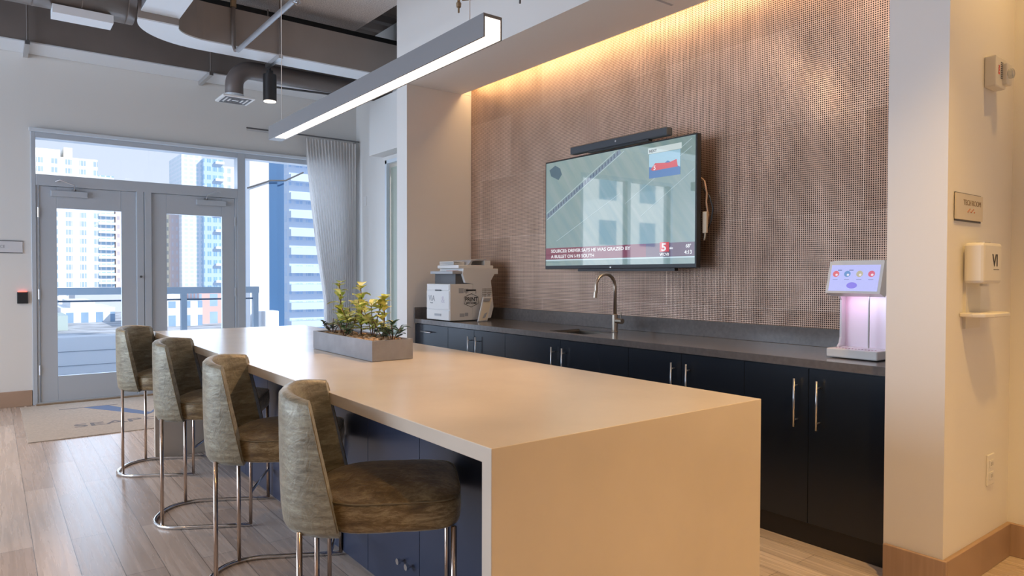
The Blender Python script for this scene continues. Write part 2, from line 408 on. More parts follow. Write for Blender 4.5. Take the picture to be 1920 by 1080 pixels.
# ------------------------------------------------------------ ceiling services
def hanger(x, y, z, w=.35, label='', along='y'):
    t = thing('strut_hanger', (x, y, z), label, 'hanger', 'strut hangers under the ceiling ducts')
    if along == 'y': MB().box(x-.02, x+.02, y-w/2, y+w/2, z, z+.04).build('strut', STEEL, t)
    for sgn in (-1, 1): MB().cyl((x, y+sgn*(w/2-.03), z+.02), (x, y+sgn*(w/2-.03), 4.3), .008, 8).build('rod', GALVD, t)
    return t
wd = thing('wall_duct', (0, 8.2, 3.54), 'long straight rectangular duct running above the glazed doors', 'duct')
MB().box(-5, 3.84, 8.02, 8.425, 3.54, 4.29).build('duct_body', GALVD, wd)  # shade on the duct sides painted into this darker colour
MB().box(-5, 3.84, 8.015, 8.425, 3.528, 3.54).build('underside', mat('pale_lit_metal', (.80, .84, .88), .45, .05), wd)  # same duct metal, daylight on its bottom face painted as a paler slab
PALEG = MATS['pale_lit_metal']
hanger(.30, 8.2, 3.485, .55, 'metal strut hanger under the wall duct near its left end')
hanger(1.93, 8.2, 3.485, .55, 'metal strut hanger under the wall duct left of the elbow vent')
# rectangular duct with elbow
d2 = thing('elbow_duct', (2.2, 7, 3.5), 'flat rectangular duct crossing the ceiling with a curved elbow', 'duct')
def elbow_poly():
    P = []
    # outer boundary from +X end heading -X then curving to -Y
    P += [(3.84, 7.15), (1.75, 7.15)]
    for i in range(0, 13):
        a = PI/2+i/12*PI/2
        P.append((1.62+.60*math.cos(a), 6.60+.55*math.sin(a)))
    P += [(1.02, 6.60)]
    P += [(1.34, 6.60)]
    for i in range(0, 9):
        a = PI-i/8*PI/2
        P.append((1.66+.32*math.cos(a), 6.60+.25*math.sin(a)))
    P += [(3.84, 6.85)]
    out = [P[0]]
    for p in P[1:]:
        if (Vector(p)-Vector(out[-1])).length > 1e-4: out.append(p)
    return out
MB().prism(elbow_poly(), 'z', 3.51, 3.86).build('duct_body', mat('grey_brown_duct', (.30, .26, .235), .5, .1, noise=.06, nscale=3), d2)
MB().prism(elbow_poly(), 'z', 3.498, 3.51).build('underside', PALEG, d2)  # paler colour carries the light falling on the duct bottom
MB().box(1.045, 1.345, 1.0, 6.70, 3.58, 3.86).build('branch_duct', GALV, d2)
MB().box(1.045, 1.345, 1.0, 6.70, 3.568, 3.58).build('branch_underside', PALEG, d2)  # light on the branch bottom painted in, same metal as its sides
hanger(2.30, 7.0, 3.455, .42, 'metal strut hanger on the elbow duct above the black pendant')
# spiral duct
sp = thing('spiral_duct', (-2, 6.8, 3.5), 'large round spiral duct at the upper left', 'duct')
m = MB(); m.cyl((-5, 6.78, 3.76), (1.012, 6.78, 3.76), .26, 40); m.build('duct_body', mat('brown_galvanised', (.30, .26, .24), .38, .55), sp, smooth=True)
for i in range(8):
    xx = .95-i*.33; MB().cyl((xx, 6.78, 3.76), (xx+.006, 6.78, 3.76), .262, 40).build('seam_ring', GALVD, sp)
gr = thing('register', (.62, 6.78, 3.45), 'long white supply register on the underside of the round duct', 'vent')
MB().box(.42, .85, 6.68, 6.88, 3.440, 3.508).build('register_box', PALEG, gr)
# round elbow with diffuser
dv = thing('elbow_vent', (2.06, 7.5, 3.12), 'round elbow duct ending in a square white diffuser', 'vent')
path = [(3.84, 7.5, 3.50), (2.45, 7.5, 3.46)]
for i in range(1, 11):
    a = PI/2+i/10*PI/2
    path.append((2.25+.20*math.cos(a), 7.5, 3.30+.19*math.sin(a)))
path[1] = (2.30, 7.5, 3.49)
path += [(2.05, 7.5, 3.16)]
MB().tube(path, .09, 24).build('duct_body', mat('brown_duct_paint', (.19, .16, .15), .5, .2), dv, smooth=True)
MB().cyl((2.05, 7.5, 3.205), (2.05, 7.5, 3.17), .10, 24).build('collar', PALEG, dv)
df = MB().box(1.90, 2.22, 7.34, 7.66, 3.145, 3.165).build('diffuser_plate', WHITEP, dv, bevel=.004)
l = MB()
for i in range(3):
    q = .03+i*.04
    for (xa, xb, ya, yb) in ((1.90+q, 2.22-q, 7.34+q, 7.355+q), (1.90+q, 2.22-q, 7.645-q, 7.66-q), (1.90+q, 1.915+q, 7.355+q, 7.645-q), (2.205-q, 2.22-q, 7.355+q, 7.645-q)):
        l.box(xa, xb, ya, yb, 3.14, 3.1455)
l.build('louvre', DGREY, df)
# thin conduits
tag(MB().tube([(2.45, 7.75, 3.42), (3.84, 7.75, 3.47)], .012, 8).build('conduit', DGREY), 'thin dark conduit along the wall beside the round elbow duct', 'conduit')
# sprinkler pipe
pp = thing('sprinkler_pipe', (1.88, 6.7, 3.4), 'light grey sprinkler pipe slanting overhead with upright drop fittings', 'pipe')
MB().tube([(1.88, 6.75, 3.44), (1.88, 1.5, 3.42)], .022, 14).build('pipe', GALV, pp, smooth=True)
MB().tube([(1.88, 6.75, 3.44), (1.87, 6.80, 3.45), (1.86, 6.82, 3.50), (1.86, 6.82, 3.95)], .018, 12).build('riser', GALVD, pp, smooth=True)
MB().cyl((1.86, 6.82, 3.86), (1.86, 6.82, 3.95), .028, 10).build('coupling', mat('old_brass', (.35, .25, .15), .4, .8), pp)
MB().tube([(1.88, 5.2, 3.40), (1.88, 5.2, 3.98)], .006, 8).build('hanger_rod', STEEL, pp)
MB().tube([(1.86, 5.2, 3.42), (1.85, 5.2, 3.40), (1.88, 5.2, 3.385), (1.91, 5.2, 3.40), (1.90, 5.2, 3.45)], .005, 6).build('clamp', STEEL, pp)
# tag of the dropped sprinkler heads near the upper middle
sh = thing('fire_sprinkler', (2.4, 3.72, 3.0), 'bronze sprinkler head hanging at the upper edge above the linear light', 'sprinkler')
m = MB(); m.lathe([(.006, 0), (.006, .03), (.015, .035), (.017, .06), (.009, .07), (.009, .20), (.010, .5)], (2.4, 3.724, 3.0), 14); m.build('body', MATS['old_brass'], sh)
MB().cyl((2.4, 3.724, 3.4), (2.4, 3.724, 4.05), .012, 10).build('drop_pipe', GALV, sh)
MB().tube([(2.41, 3.70, 3.075), (2.46, 3.66, 3.08), (2.50, 3.63, 3.11)], .005, 6).build('bracket', MATS['old_brass'], sh)
tag(MB().cyl((2.4, 3.086, 2.86), (2.4, 3.086, 4.05), .006, 8).build('ceiling_rod', DGREY), 'thin dark threaded rod dropping from the ceiling right of the light cable', 'rod')

# pendant
pn = thing('pendant_light', (2.355, 7.3, 3.14), 'black cylinder pendant downlight hanging in front of the wall duct', 'pendant light')
BM_ = mat('black_metal', (.035, .032, .032), .4, .3)
MB().cyl((2.355, 7.3, 3.145), (2.355, 7.3, 3.42), .068, 32).build('shade', BM_, pn)
MB().cyl((2.355, 7.3, 3.42), (2.355, 7.3, 3.46), .035, 20).build('cap', BM_, pn)
MB().cyl((2.355, 7.3, 3.46), (2.355, 7.3, 4.05), .012, 10).build('stem', BM_, pn)
MB().cyl((2.355, 7.3, 3.138), (2.355, 7.3, 3.146), .061, 28).build('lens', mat('lens_warm', (1, .9, .8), .4, emit=(1, .82, .66), es=3), pn)
lamp('pendant_lamp', 'SPOT', (2.355, 7.3, 3.13), (-.3, -.45, -1), 100, WARM, spot_size=R_(85), spot_blend=.5, shadow_soft_size=.05)

# linear light
LX0, LX1, LY0, LY1, LZ0, LZ1 = 1.452, 1.536, 2.085, 4.53, 2.20, 2.287
ll = thing('linear_light', (1.49, 3.3, 2.2), 'long slim grey suspended light bar glowing along its lower edge', 'linear light')
m = MB(); m.box(LX0, LX1, LY0+.006, LY1, LZ1-.012, LZ1); m.box(LX0, LX0+.007, LY0, LY1, LZ0, LZ1-.012); m.box(LX1-.007, LX1, LY0, LY1, LZ0, LZ1-.012)
m.box(LX0+.007, LX1-.007, LY1-.10, LY1, LZ0, LZ1-.012); m.box(LX0, LX1, LY0, LY0+.006, LZ1-.012, LZ1)
m.build('housing', mat('light_housing', (.24, .24, .25), .45, .3), ll)
m = MB(); m.box(LX0+.008, LX1-.008, LY0+.001, LY1-.10, LZ0+.002, LZ0+.03); m.box(LX0+.008, LX1-.008, LY0+.001, LY0+.03, LZ0+.03, LZ1-.013)
m.build('diffuser', mat('lens_bright', (1, .95, .9), .4, emit=(1, .88, .74), es=5), ll)
for yy in (2.24, 4.40):
    MB().cyl((1.494, yy, LZ1), (1.494, yy, 4.05), .0024, 6).build('cable', WHITEP, ll)
    MB().cyl((1.494, yy, LZ1), (1.494, yy, LZ1+.012), .008, 10).build('cable_grip', STEEL, ll)

# downlights out of view; except at pier and island end, added as fill
DLW = (1, .59, .18)
DL = [(3.42, .72, 3.30, 42, 'white ceiling downlight above the near pier and its room sign'), (2.35, .45, 3.35, 235, 'white ceiling downlight above the end of the island'),
      (.5, .5, 3.35, 70, 'added fill downlight above the spot of the viewer'), (-1.6, 2.6, 3.35, 22, 'added fill downlight left of the bar stools'), (-.9, 6.2, 3.35, 150, 'added fill downlight by the glazed doors, left of the view'),
      (-.6, -1.6, 3.35, 70, 'added fill downlight furthest behind the viewer'), (2.5, -1.6, 3.35, 260, 'added fill downlight beside the near right wall')]
for (x, y, z, e, lb) in DL:
    t = thing('downlight', (x, y, z), lb, 'downlight', 'downlights over the near part of the room')
    m = MB(); m.lathe([(.07, 0), (.07, .12)], (x, y, z), 24); m.build('shade', WHITEP, t)
    MB().cyl((x, y, z+.12), (x, y, 4.05), .01, 8).build('stem', WHITEP, t)
    MB().cyl((x, y, z-.007), (x, y, z), .06, 24).build('lens', MATS['lens_warm'], t)
    lamp('downlight_lamp', 'SPOT', (x, y, z-.02), (0, 0.001, -1), e*.85, DLW, spot_size=R_(92 if x == 2.35 else 120), spot_blend=.7, shadow_soft_size=.05)
for (y, e, lb) in ((2.75, 120, 'black cylinder pendant above the middle of the island, above the view'), (-.6, 30, 'black cylinder pendant nearest the viewer, above the view')):
    c = copy_tree(pn); c.location = (2.355, y, 2.97); c['label'] = lb; c['group'] = 'black cylinder pendants in a row'
    lamp('pendant_lamp', 'SPOT', (2.355, y, 2.95), (-.62, -.06, -1), e, WARM, spot_size=R_(52), spot_blend=.5, shadow_soft_size=.03)
for y, lb in ((2.45, 'added soffit fill light above the worktop, just outside the view'), (1.75, 'added soffit fill light above the drink dispenser, outside the view')):
    t = thing('soffit_fill_light', (3.40, y, 3.095), lb, 'downlight', 'added fill lights in the soffit')  # unseen lights added to brighten the wing wall, worktop and dispenser
    MB().lathe([(.05, 0), (.055, .004), (.055, .010)], (3.40, y, 3.095), 24).build('trim_ring', WHITEP, t)
    MB().cyl((3.40, y, 3.092), (3.40, y, 3.0955), .04, 24).build('lens', MATS['lens_warm'], t)
    lamp('soffit_fill_lamp', 'SPOT', (3.40, y, 3.085), (-.05, .3, -1), 22, (1, .74, .50), spot_size=R_(140), spot_blend=.8, shadow_soft_size=.04)
pn['group'] = 'black cylinder pendants in a row'

# ------------------------------------------------------------ island
IX0, IX1, IY0, IY1, IT = .932, 2.031, 1.303, 5.484, .914
isl = thing('kitchen_island', (1.48, 3.4, 0), 'long pale stone waterfall island with dark navy cupboards underneath', 'island')
MB().prism([(IY0, 0), (IY0, IT), (IY1, IT), (IY1, 0), (IY1-.04, 0), (IY1-.04, IT-.04), (IY0+.04, IT-.04), (IY0+.04, 0)], 'x', IX0, IX1).build('waterfall_countertop', QUARTZ, isl, bevel=.002)
MB().box(1.335, IX1-.03, IY0+.04, IY1-.04, .0, IT-.04).build('cabinet_body', NAVY, isl)
edges = [1.348, 1.863, 2.318, 2.773, 3.228, 3.683, 4.138, 4.593, 5.048, 5.439]
for i, (ya, yb) in enumerate(zip(edges, edges[1:])):
    d = MB().box(1.315, 1.335, ya+.0015, yb-.0015, .02, IT-.043).build('door', NAVY, isl, bevel=.0015)
    for yc in ((2.443, 2.373) if i == 2 else ()):
        k = MB(); k.cyl((1.315, yc, .176), (1.296, yc, .176), .006, 12); k.cyl((1.296, yc, .176), (1.284, yc, .176), .0125, 14); k.build('knob', CHROME, d)

# ------------------------------------------------------------ bar stools
VEL = None
def velvet(name, cols):
    m, t, b = new_mat(name)
    co = N(t, 'ShaderNodeTexCoord')
    n = N(t, 'ShaderNodeTexNoise'); n.inputs['Scale'].default_value = 11; n.inputs['Detail'].default_value = 10; n.inputs['Roughness'].default_value = .78; n.inputs['Distortion'].default_value = .35
    mp = N(t, 'ShaderNodeMapping'); mp.inputs['Scale'].default_value = (1, 1, 4.5); t.links.new(co.outputs['Object'], mp.inputs[0]); t.links.new(mp.outputs[0], n.inputs['Vector'])
    r = N(t, 'ShaderNodeValToRGB'); e = r.color_ramp.elements
    e[0].position = .28; e[0].color = rgba(cols[0]); e[1].position = .72; e[1].color = rgba(cols[2])
    x = e.new(.48); x.color = rgba(cols[1])
    t.links.new(n.outputs['Fac'], r.inputs[0]); t.links.new(r.outputs[0], b.inputs['Base Color'])
    b.inputs['Roughness'].default_value = .42; b.inputs['Sheen Weight'].default_value = .6; b.inputs['Sheen Roughness'].default_value = .35
    b.inputs['Sheen Tint'].default_value = (.85, .86, .8, 1); b.inputs['Metallic'].default_value = .15
    n2 = N(t, 'ShaderNodeTexNoise'); n2.inputs['Scale'].default_value = 22; n2.inputs['Detail'].default_value = 6; n2.inputs['Distortion'].default_value = 2
    t.links.new(co.outputs['Object'], n2.inputs['Vector'])
    bp = N(t, 'ShaderNodeBump'); bp.inputs['Strength'].default_value = .45; bp.inputs['Distance'].default_value = .006
    t.links.new(n2.outputs['Fac'], bp.inputs['Height']); t.links.new(bp.outputs[0], b.inputs['Normal'])
    return m
VEL = velvet('distressed_velvet', ((.105, .085, .055), (.25, .225, .16), (.47, .445, .33)))
VELS = velvet('warm_cast_velvet', ((.06, .036, .016), (.19, .125, .055), (.55, .44, .25))); PIPING = mat('gold_piping', (.24, .19, .11), .4, .3, bump=.5, bscale=80)  # seat is the backrest velvet with the brown cast of the light painted in
def spow(v, p): return math.copysign(abs(v)**p, v)
def make_stool():
    root = thing('bar_stool', (0, 0, 0), 'x', 'bar stool', 'barrel back stools along the island')
    zb, zs = .558, .655
    NN = 2/2.6
    def section(u):   # u in -1..1 around the shell
        loop = []
        def pt(a, b, z, xc=-.05):
            xf = -.11-.085*(z-.57)/.385
            cm = max(0, min(1, ((xc-xf)/a)))**(1/NN)
            ph = u*math.acos(cm)
            return (xc-a*abs(math.cos(ph))**NN, b*spow(math.sin(ph), NN), z)
        top = .957+.018*math.cos(u*PI/2)
        zs_ = [zb, zb+.02, zb+.07, .70, .80, .90, top-.014]
        A = [.235, .246, .252, .255, .257, .258, .257]; B = [.225, .236, .242, .245, .246, .246, .246]
        for z, a, b in zip(zs_, A, B): loop.append(pt(a, b, z))
        loop.append(pt(.248, .237, top-.004)); loop.append(pt(.235, .225, top)); loop.append(pt(.222, .214, top-.004))
        for z, k in ((top-.02, .215), (.90, .211), (.80, .205), (.70, .196), (zb+.02, .19)): loop.append(pt(k, k-.006, z))
        loop.append(pt(.19, .184, zb))
        return loop
    rows = [section(-1+2*i/44) for i in range(45)]
    rows = rows
    m = MB(); V = m.grid(rows, closed_u=True)
    caps = [m.bm.faces.new(V[0]), m.bm.faces.new(V[-1][::-1])]
    for f in caps:
        for e in f.edges: e.smooth = False
    sh = m.build('backrest', VEL, root, smooth=True, local=True)
    for k in (0, -1):
        edge = [Vector(rows[k][i]) for i in range(0, 10)]
        off = Vector((.0, 0, 0))
        MB().tube([p+off for p in edge[1:7]], .0022, 6).build('piping', PIPING, sh, smooth=True, local=True)
    # seat
    def contour(sx, sy, z, cx=.0):
        P = []
        for i in range(56):
            a = 2*PI*i/56; c, q = math.cos(a), math.sin(a)
            n_ = .30 if c > 0 else .8
            x = spow(c, n_)*(.255 if c > 0 else .20)*sx; y = spow(q, .45 if c > 0 else .8)*.236*sy
            P.append((x+cx, y, z))
        return P
    zr = [(.94, .93, zb+.002), (.985, .985, zb+.012), (1.0, 1.0, .60), (1.0, 1.0, .635), (.985, .985, zs-.004), (.96, .96, zs+.004), (.8, .8, zs+.018), (.5, .5, zs+.028), (.2, .2, zs+.031)]
    m = MB(); V = m.grid([contour(a, b, z) for a, b, z in zr], closed_u=True); m.bm.faces.new(V[0][::-1]); m.bm.faces.new(V[-1])
    st = m.build('seat', VELS, root, smooth=True, sub=1, local=True)
    MB().tube([Vector(p) for p in contour(.985, .985, zs)][::1], .0025, 6, closed=True).build('piping', PIPING, st, smooth=True, local=True)
    # base ring (open U) and legs
    U_ = [(.225, -.223, .010), (.06, -.223, .010)]
    for i in range(0, 25):
        a = -PI/2+i/24*PI
        U_.append((-.09-.215*abs(math.cos(a))**.8, .223*spow(math.sin(a), .8), .010))
    U_ += [(.06, .223, .010), (.225, .223, .010)]
    MB().tube(U_, .0095, 12).build('base_ring', CHROME, root, smooth=True, local=True)
    for x, y in ((.225, -.223), (.225, .223), (-.225, -.186), (-.225, .186)):
        MB().cyl((x, y, .012), (x, y if abs(y) < .2 else math.copysign(.205, y), .57), .009, 12).build('leg', BRONZE, root, smooth=True, local=True)
    MB().cyl((.226, -.222, .18), (.226, .222, .18), .008, 12).build('footrest', CHROME, root, smooth=True, local=True)
    MB().box(-.16, .16, -.15, .15, .553, .560).build('seat_plate', DGREY, root, local=True)
    return root
s0 = make_stool()
spots = [(.97, 5.15, -30, 'grey-brown barrel back bar stool furthest away, nearest the glazed doors'),
         (.99, 3.985, -29, 'grey-brown barrel back bar stool, second from the glazed doors'),
         (1.0025, 2.963, -29, 'grey-brown barrel back bar stool directly behind the nearest one'),
         (1.0, 2.015, -29, 'largest and nearest barrel back bar stool, full seat in view')]
for i, (x, y, a, lb) in enumerate(spots):
    o = s0 if i == 0 else copy_tree(s0)
    o.location = (x, y, 0); o.rotation_euler = (0, 0, R_(a)); o['label'] = lb

# ------------------------------------------------------------ wall cabinets, worktop, sink, tap
CF = 3.193; CB = 3.83; CZ = .874
def handle(parent, y, z0, z1, x=3.16):
    m = MB(); m.cyl((x, y, z0), (x, y, z1), .0055, 12)
    for z in (z0+.035, z1-.035): m.cyl((x, y, z), (CF, y, z), .0042, 10)
    return m.build('handle', STEEL, parent, smooth=True)
def cabinet(y0, y1, doors, label, drawers=False):
    t = thing('base_cabinet', ((CF+CB)/2, (y0+y1)/2, 0), label, 'cabinet', 'black base cupboards under the worktop')
    zt_ = CZ if y0 != 2.985 else .70
    b_ = MB().box(CF+.02, CB-.005, y0, y1, .1, zt_)
    if y0 == 2.985: b_.box(CF+.02, CF+.05, y0, y1, .70, CZ); b_.box(CF+.05, CB-.005, y0, y0+.02, .70, CZ); b_.box(CF+.05, CB-.005, y1-.02, y1, .70, CZ)
    b_.build('cabinet_body', BLACK, t)
    MB().box(CF+.012, CB-.01, y0, y1, 0, .1).build('plinth', DARKK, t)
    if drawers:
        zs = [(.104, .40), (.403, .63), (.633, .868)]
        for a, b in zs:
            d = MB().box(CF, CF+.02, y0+.002, y1-.002, a, b).build('drawer', BLACK, t, bevel=.0012)
            m = MB(); zc = b-.065; yc = (y0+y1)/2+.05; m.cyl((3.165, yc-.09, zc), (3.165, yc+.09, zc), .0055, 10)
            for q in (-.06, .06): m.cyl((3.165, yc+q, zc), (CF, yc+q, zc), .004, 8)
            m.build('handle', STEEL, d, smooth=True)
    else:
        for (a, b, hy) in doors:
            d = MB().box(CF, CF+.02, a+.0015, b-.0015, .104, .868).build('door', BLACK, t, bevel=.0012)
            if hy: handle(d, hy, .576, .815)
    return t
cabinet(1.395, 2.151, [(1.421, 1.79, 1.732), (1.79, 2.151, 1.848)], 'black two-door cupboard at the near end under the drink dispenser')
cabinet(2.151, 2.985, [(2.151, 2.569, 2.511), (2.569, 2.985, 2.619)], 'black two-door cupboard second from the near pillar')
cabinet(2.985, 4.284, [(2.985, 3.631, 3.582), (3.631, 4.284, 3.696)], 'wide black two-door cupboard below the sink')
cabinet(4.284, 5.122, [(4.284, 4.714, 4.649), (4.714, 5.122, 4.76)], 'black two-door cupboard just left of the sink cupboard')
cabinet(5.122, 5.708, [], 'black drawer cupboard at the far end beneath the printer', drawers=True)
wt = thing('worktop', (3.5, 3.5, CZ), 'dark grey worktop running along the copper wall', 'worktop')
SX0, SX1, SY0, SY1 = 3.275, 3.585, 3.46, 3.86
m = MB()
for a in ((3.183, SX0, 1.395, 5.712), (SX1, CB-.001, 1.395, 5.712), (SX0, SX1, 1.395, SY0), (SX0, SX1, SY1, 5.712)): m.box(a[0], a[1], a[2], a[3], CZ, .914)
bmesh.ops.remove_doubles(m.bm, verts=m.bm.verts, dist=1e-5)
m.build('worktop_slab', STONE, wt)
MB().box(3.81, CB-.001, 1.395, 5.70, .914, 1.02).build('backsplash', STONE, wt, bevel=.002)
MB().box(3.183, 3.81, 5.695, 5.713, .914, 1.02).build('side_splash', STONE, wt, bevel=.002)
SINKM = mat('sink_steel', (.30, .27, .23), .32, 1)
m = MB(); z0 = .72
P = lambda z, q: [(SX0+q, SY0+q, z), (SX1-q, SY0+q, z), (SX1-q, SY1-q, z), (SX0+q, SY1-q, z)]
m.grid([P(.905, .001), P(.90, .004), P(z0+.02, .01), P(z0, .03)], closed_u=True); m.quad(P(z0, .03))
sk = m.build('sink', SINKM, smooth=False, solid=.002); tag(sk, 'undermounted metal sink set into the dark worktop', 'sink')
MB().cyl((3.43, 3.66, z0+.002), (3.43, 3.66, z0+.006), .04, 20).build('drain', STEEL, sk)
fc = thing('kitchen_tap', (3.60, 3.487, .914), 'brushed gooseneck tap with side lever beside the sink', 'tap')
FX, FY = 3.60, 3.50
MB().lathe([(.024, 0), (.024, .006), (.021, .01), (.021, .125), (.017, .13)], (FX, FY, .914), 24).build('base', NICKEL, fc, smooth=False)
pth = [(FX, FY, 1.03), (FX, FY, 1.24)]
for i in range(1, 17):
    a = i/16*PI*1.06
    pth.append((FX-.095+.095*math.cos(a), FY, 1.24+.092*math.sin(a)))
pth.append((FX-.197, FY, 1.17))
MB().tube(pth, .0115, 16).build('spout', NICKEL, fc, smooth=True)
MB().cyl((FX-.1945, FY, 1.205), (FX-.198, FY, 1.165), .0135, 16).build('nozzle', NICKEL, fc)
lv = MB().cyl((FX, FY-.015, .995), (FX, FY-.075, .995), .019, 20).build('valve', NICKEL, fc)
MB().tube([(FX, FY-.055, 1.012), (FX, FY-.06, 1.05), (FX-.004, FY-.056, 1.068)], .0035, 8).build('lever', NICKEL, lv)

# ------------------------------------------------------------ television
tv = thing('television', (3.66, 3.58, 1.372), 'large flat television showing a news broadcast on the copper wall', 'television')
TX, TY0, TY1, TZ0, TZ1 = 3.65, 2.822, 4.345, 1.374, 2.250
MB().box(TX, TX+.045, TY0, TY1, TZ0, TZ1).build('casing', BLK, tv, bevel=.004)
def screen_mat(name, col, es=1.0, rough=.025):
    m, t, b = new_mat(name); b.inputs['Base Color'].default_value = (.005, .005, .006, 1); b.inputs['Roughness'].default_value = rough
    b.inputs['IOR'].default_value = 2.7
    b.inputs['Emission Color'].default_value = rgba(col); b.inputs['Emission Strength'].default_value = es
    return m, t, b
ms, t, b = screen_mat('tv_picture', (.3, .4, .38), .66)
co = N(t, 'ShaderNodeTexCoord'); mp = N(t, 'ShaderNodeMapping'); mp.inputs['Rotation'].default_value = (R_(-52), 0, 0); t.links.new(co.outputs['Object'], mp.inputs[0])
s = N(t, 'ShaderNodeSeparateXYZ'); t.links.new(mp.outputs[0], s.inputs[0])
mp3 = N(t, 'ShaderNodeMapping'); mp3.inputs['Scale'].default_value = (1, .8, 9); t.links.new(mp.outputs[0], mp3.inputs[0])
n = N(t, 'ShaderNodeTexNoise'); n.inputs['Scale'].default_value = 2.2; n.inputs['Detail'].default_value = 5; t.links.new(mp3.outputs[0], n.inputs['Vector'])
r = N(t, 'ShaderNodeValToRGB'); e = r.color_ramp.elements; e[0].position = .3; e[0].color = (.22, .34, .33, 1); e[1].position = .75; e[1].color = (.40, .46, .42, 1)
x = e.new(.5); x.color = (.30, .40, .34, 1); t.links.new(n.outputs['Fac'], r.inputs[0])
nb = N(t, 'ShaderNodeTexNoise'); nb.inputs['Scale'].default_value = 1.6; t.links.new(co.outputs['Object'], nb.inputs['Vector'])
c1 = MIX(t, MA(t, 'MULTIPLY', nb.outputs['Fac'], .7), r.outputs[0], (.20, .36, .44))
t.links.new(c1, b.inputs['Emission Color'])
scr = MB().box(TX-.002, TX, TY0+.012, TY1-.012, TZ0+.028, TZ1-.012).build('screen', ms, tv)
def smat(name, col, es=.8): 
    if name in MATS: return MATS[name]
    MATS[name] = screen_mat(name, col, es)[0]; return MATS[name]
def patch(name, pts, m, x=TX-.0035, th=.001):   # pts are (y,z) on the tv plane
    return MB().prism(pts, 'x', x, x+th).build(name, m, scr)
ROAD = smat('tv_road', (.16, .23, .30)); LINE = smat('tv_line', (.40, .52, .56)); MAR = smat('tv_maroon', (.20, .035, .07)); WHT = smat('tv_white', (.85, .87, .9)); 
REDM = smat('tv_red', (.65, .05, .06)); BLU = smat('tv_blue', (.04, .16, .42)); SKY = smat('tv_pale_blue', (.35, .58, .72)); DGN = smat('tv_dark_green', (.04, .10, .14))
# picture of a road with a guard rail seen from above, running from the lower left edge to the top
def strip(name, a, b_, w, m, x): 
    a, b_ = Vector(a), Vector(b_); d = (b_-a).normalized(); nrm = Vector((-d.y, d.x))*w/2
    return patch(name, [tuple(a-nrm), tuple(b_-nrm), tuple(b_+nrm), tuple(a+nrm)], m, x)
strip('road', (4.325, 1.80), (3.50, 2.225), .030, ROAD, TX-.0032)
strip('road_line', (4.325, 1.775), (3.46, 2.222), .006, LINE, TX-.0036)
strip('road_line', (4.325, 1.83), (3.55, 2.228), .005, LINE, TX-.0036)
for i in range(26):
    q = i/25; a = Vector((4.30, 1.815)).lerp(Vector((3.53, 2.212)), q); strip('rail_post', (a.x, a.y-.014), (a.x, a.y+.016), .010, smat('tv_post', (.06, .10, .16)), TX-.004)
for (y0, z0_, y1, z1_) in ((3.45, 1.84, 2.86, 2.17), (3.2, 2.03, 2.86, 2.22), (3.30, 1.74, 2.84, 2.02), (4.2, 1.60, 3.5, 1.92)): strip('field_line', (y0, z0_), (y1, z1_), .0035, LINE, TX-.0034)
patch('bush', [(4.27, 2.13), (4.18, 2.09), (4.14, 2.13), (4.16, 2.18), (4.22, 2.21), (4.29, 2.18)], DGN)
# news caption band
patch('caption_band', [(4.333, 1.452), (4.333, 1.545), (3.25, 1.545), (3.25, 1.452)], MAR)
patch('caption_band', [(3.25, 1.452), (3.25, 1.545), (2.834, 1.545), (2.834, 1.452)], smat('tv_plum', (.10, .05, .10)), TX-.0038)
patch('caption_rule', [(4.333, 1.442), (4.333, 1.450), (2.834, 1.450), (2.834, 1.442)], smat('tv_rule', (.55, .70, .78)))
def ttext(name, st, m, y, z, size, sx=1.0, bold=.0006, align='LEFT'): return text(name, st, m, (TX-.0046, y, z), (0, -1, 0), size, scr, sx=sx, bold=bold, align=align)
ttext('caption_text', 'SOURCES: DRIVER SAYS HE WAS GRAZED BY', WHT, 4.265, 1.507, .036, 1.2)
ttext('caption_text', 'A BULLET ON I-93 SOUTH', WHT, 4.265, 1.463, .036, 1.2)
patch('channel_logo', [(3.125, 1.485), (3.125, 1.550), (3.045, 1.550), (3.045, 1.485)], REDM, TX-.0042)
ttext('channel_logo', '5', WHT, 3.112, 1.492, .072, 1.25, .002)
ttext('channel_logo', 'abc', WHT, 3.04, 1.502, .022)
ttext('caption_text', 'WCVB', WHT, 3.125, 1.458, .028)
ttext('clock_text', '68\u00b0', WHT, 2.905, 1.508, .032)
ttext('clock_text', '4:13', WHT, 2.915, 1.466, .036)
# small inset box with the station graphic
patch('inset_box', [(3.235, 2.165), (3.235, 2.205), (2.945, 2.205), (2.945, 2.165)], smat('tv_offwhite', (.62, .72, .72)), TX-.0036)
patch('inset_picture', [(3.225, 1.995), (3.225, 2.162), (2.955, 2.162), (2.955, 1.995)], BLU, TX-.0036)
patch('inset_sky', [(3.225, 2.075), (3.225, 2.162), (2.955, 2.162), (2.955, 2.045), (3.06, 2.10), (3.15, 2.06)], SKY, TX-.0040)
patch('inset_graphic', [(3.21, 2.055), (3.17, 2.095), (3.05, 2.085), (2.985, 2.10), (2.975, 2.05), (3.19, 2.045)], REDM, TX-.0043)
ttext('inset_text', '5', WHT, 3.185, 2.050, .042)
ttext('inset_text', 'NEXT', GREYINK, 3.225, 2.174, .026)
ttext('brand_mark', 'LG', WHT, 3.60, 1.380, .012)
MB().box(TX+.045, XR-.02, 3.30, 3.90, 1.60, 2.0).build('wall_mount', BLK, tv)
cb = thing('cable_bundle', (3.72, 2.84, 1.6), 'tangle of cables with a tan adapter behind the television edge', 'cable')
MB().tube([(3.715, 2.86, 1.98), (3.72, 2.815, 1.94), (3.725, 2.80, 1.86), (3.72, 2.80, 1.80), (3.72, 2.785, 1.72), (3.73, 2.80, 1.66)], .006, 8).build('cable', mat('copper_cable', (.5, .3, .18), .4), cb, smooth=True)
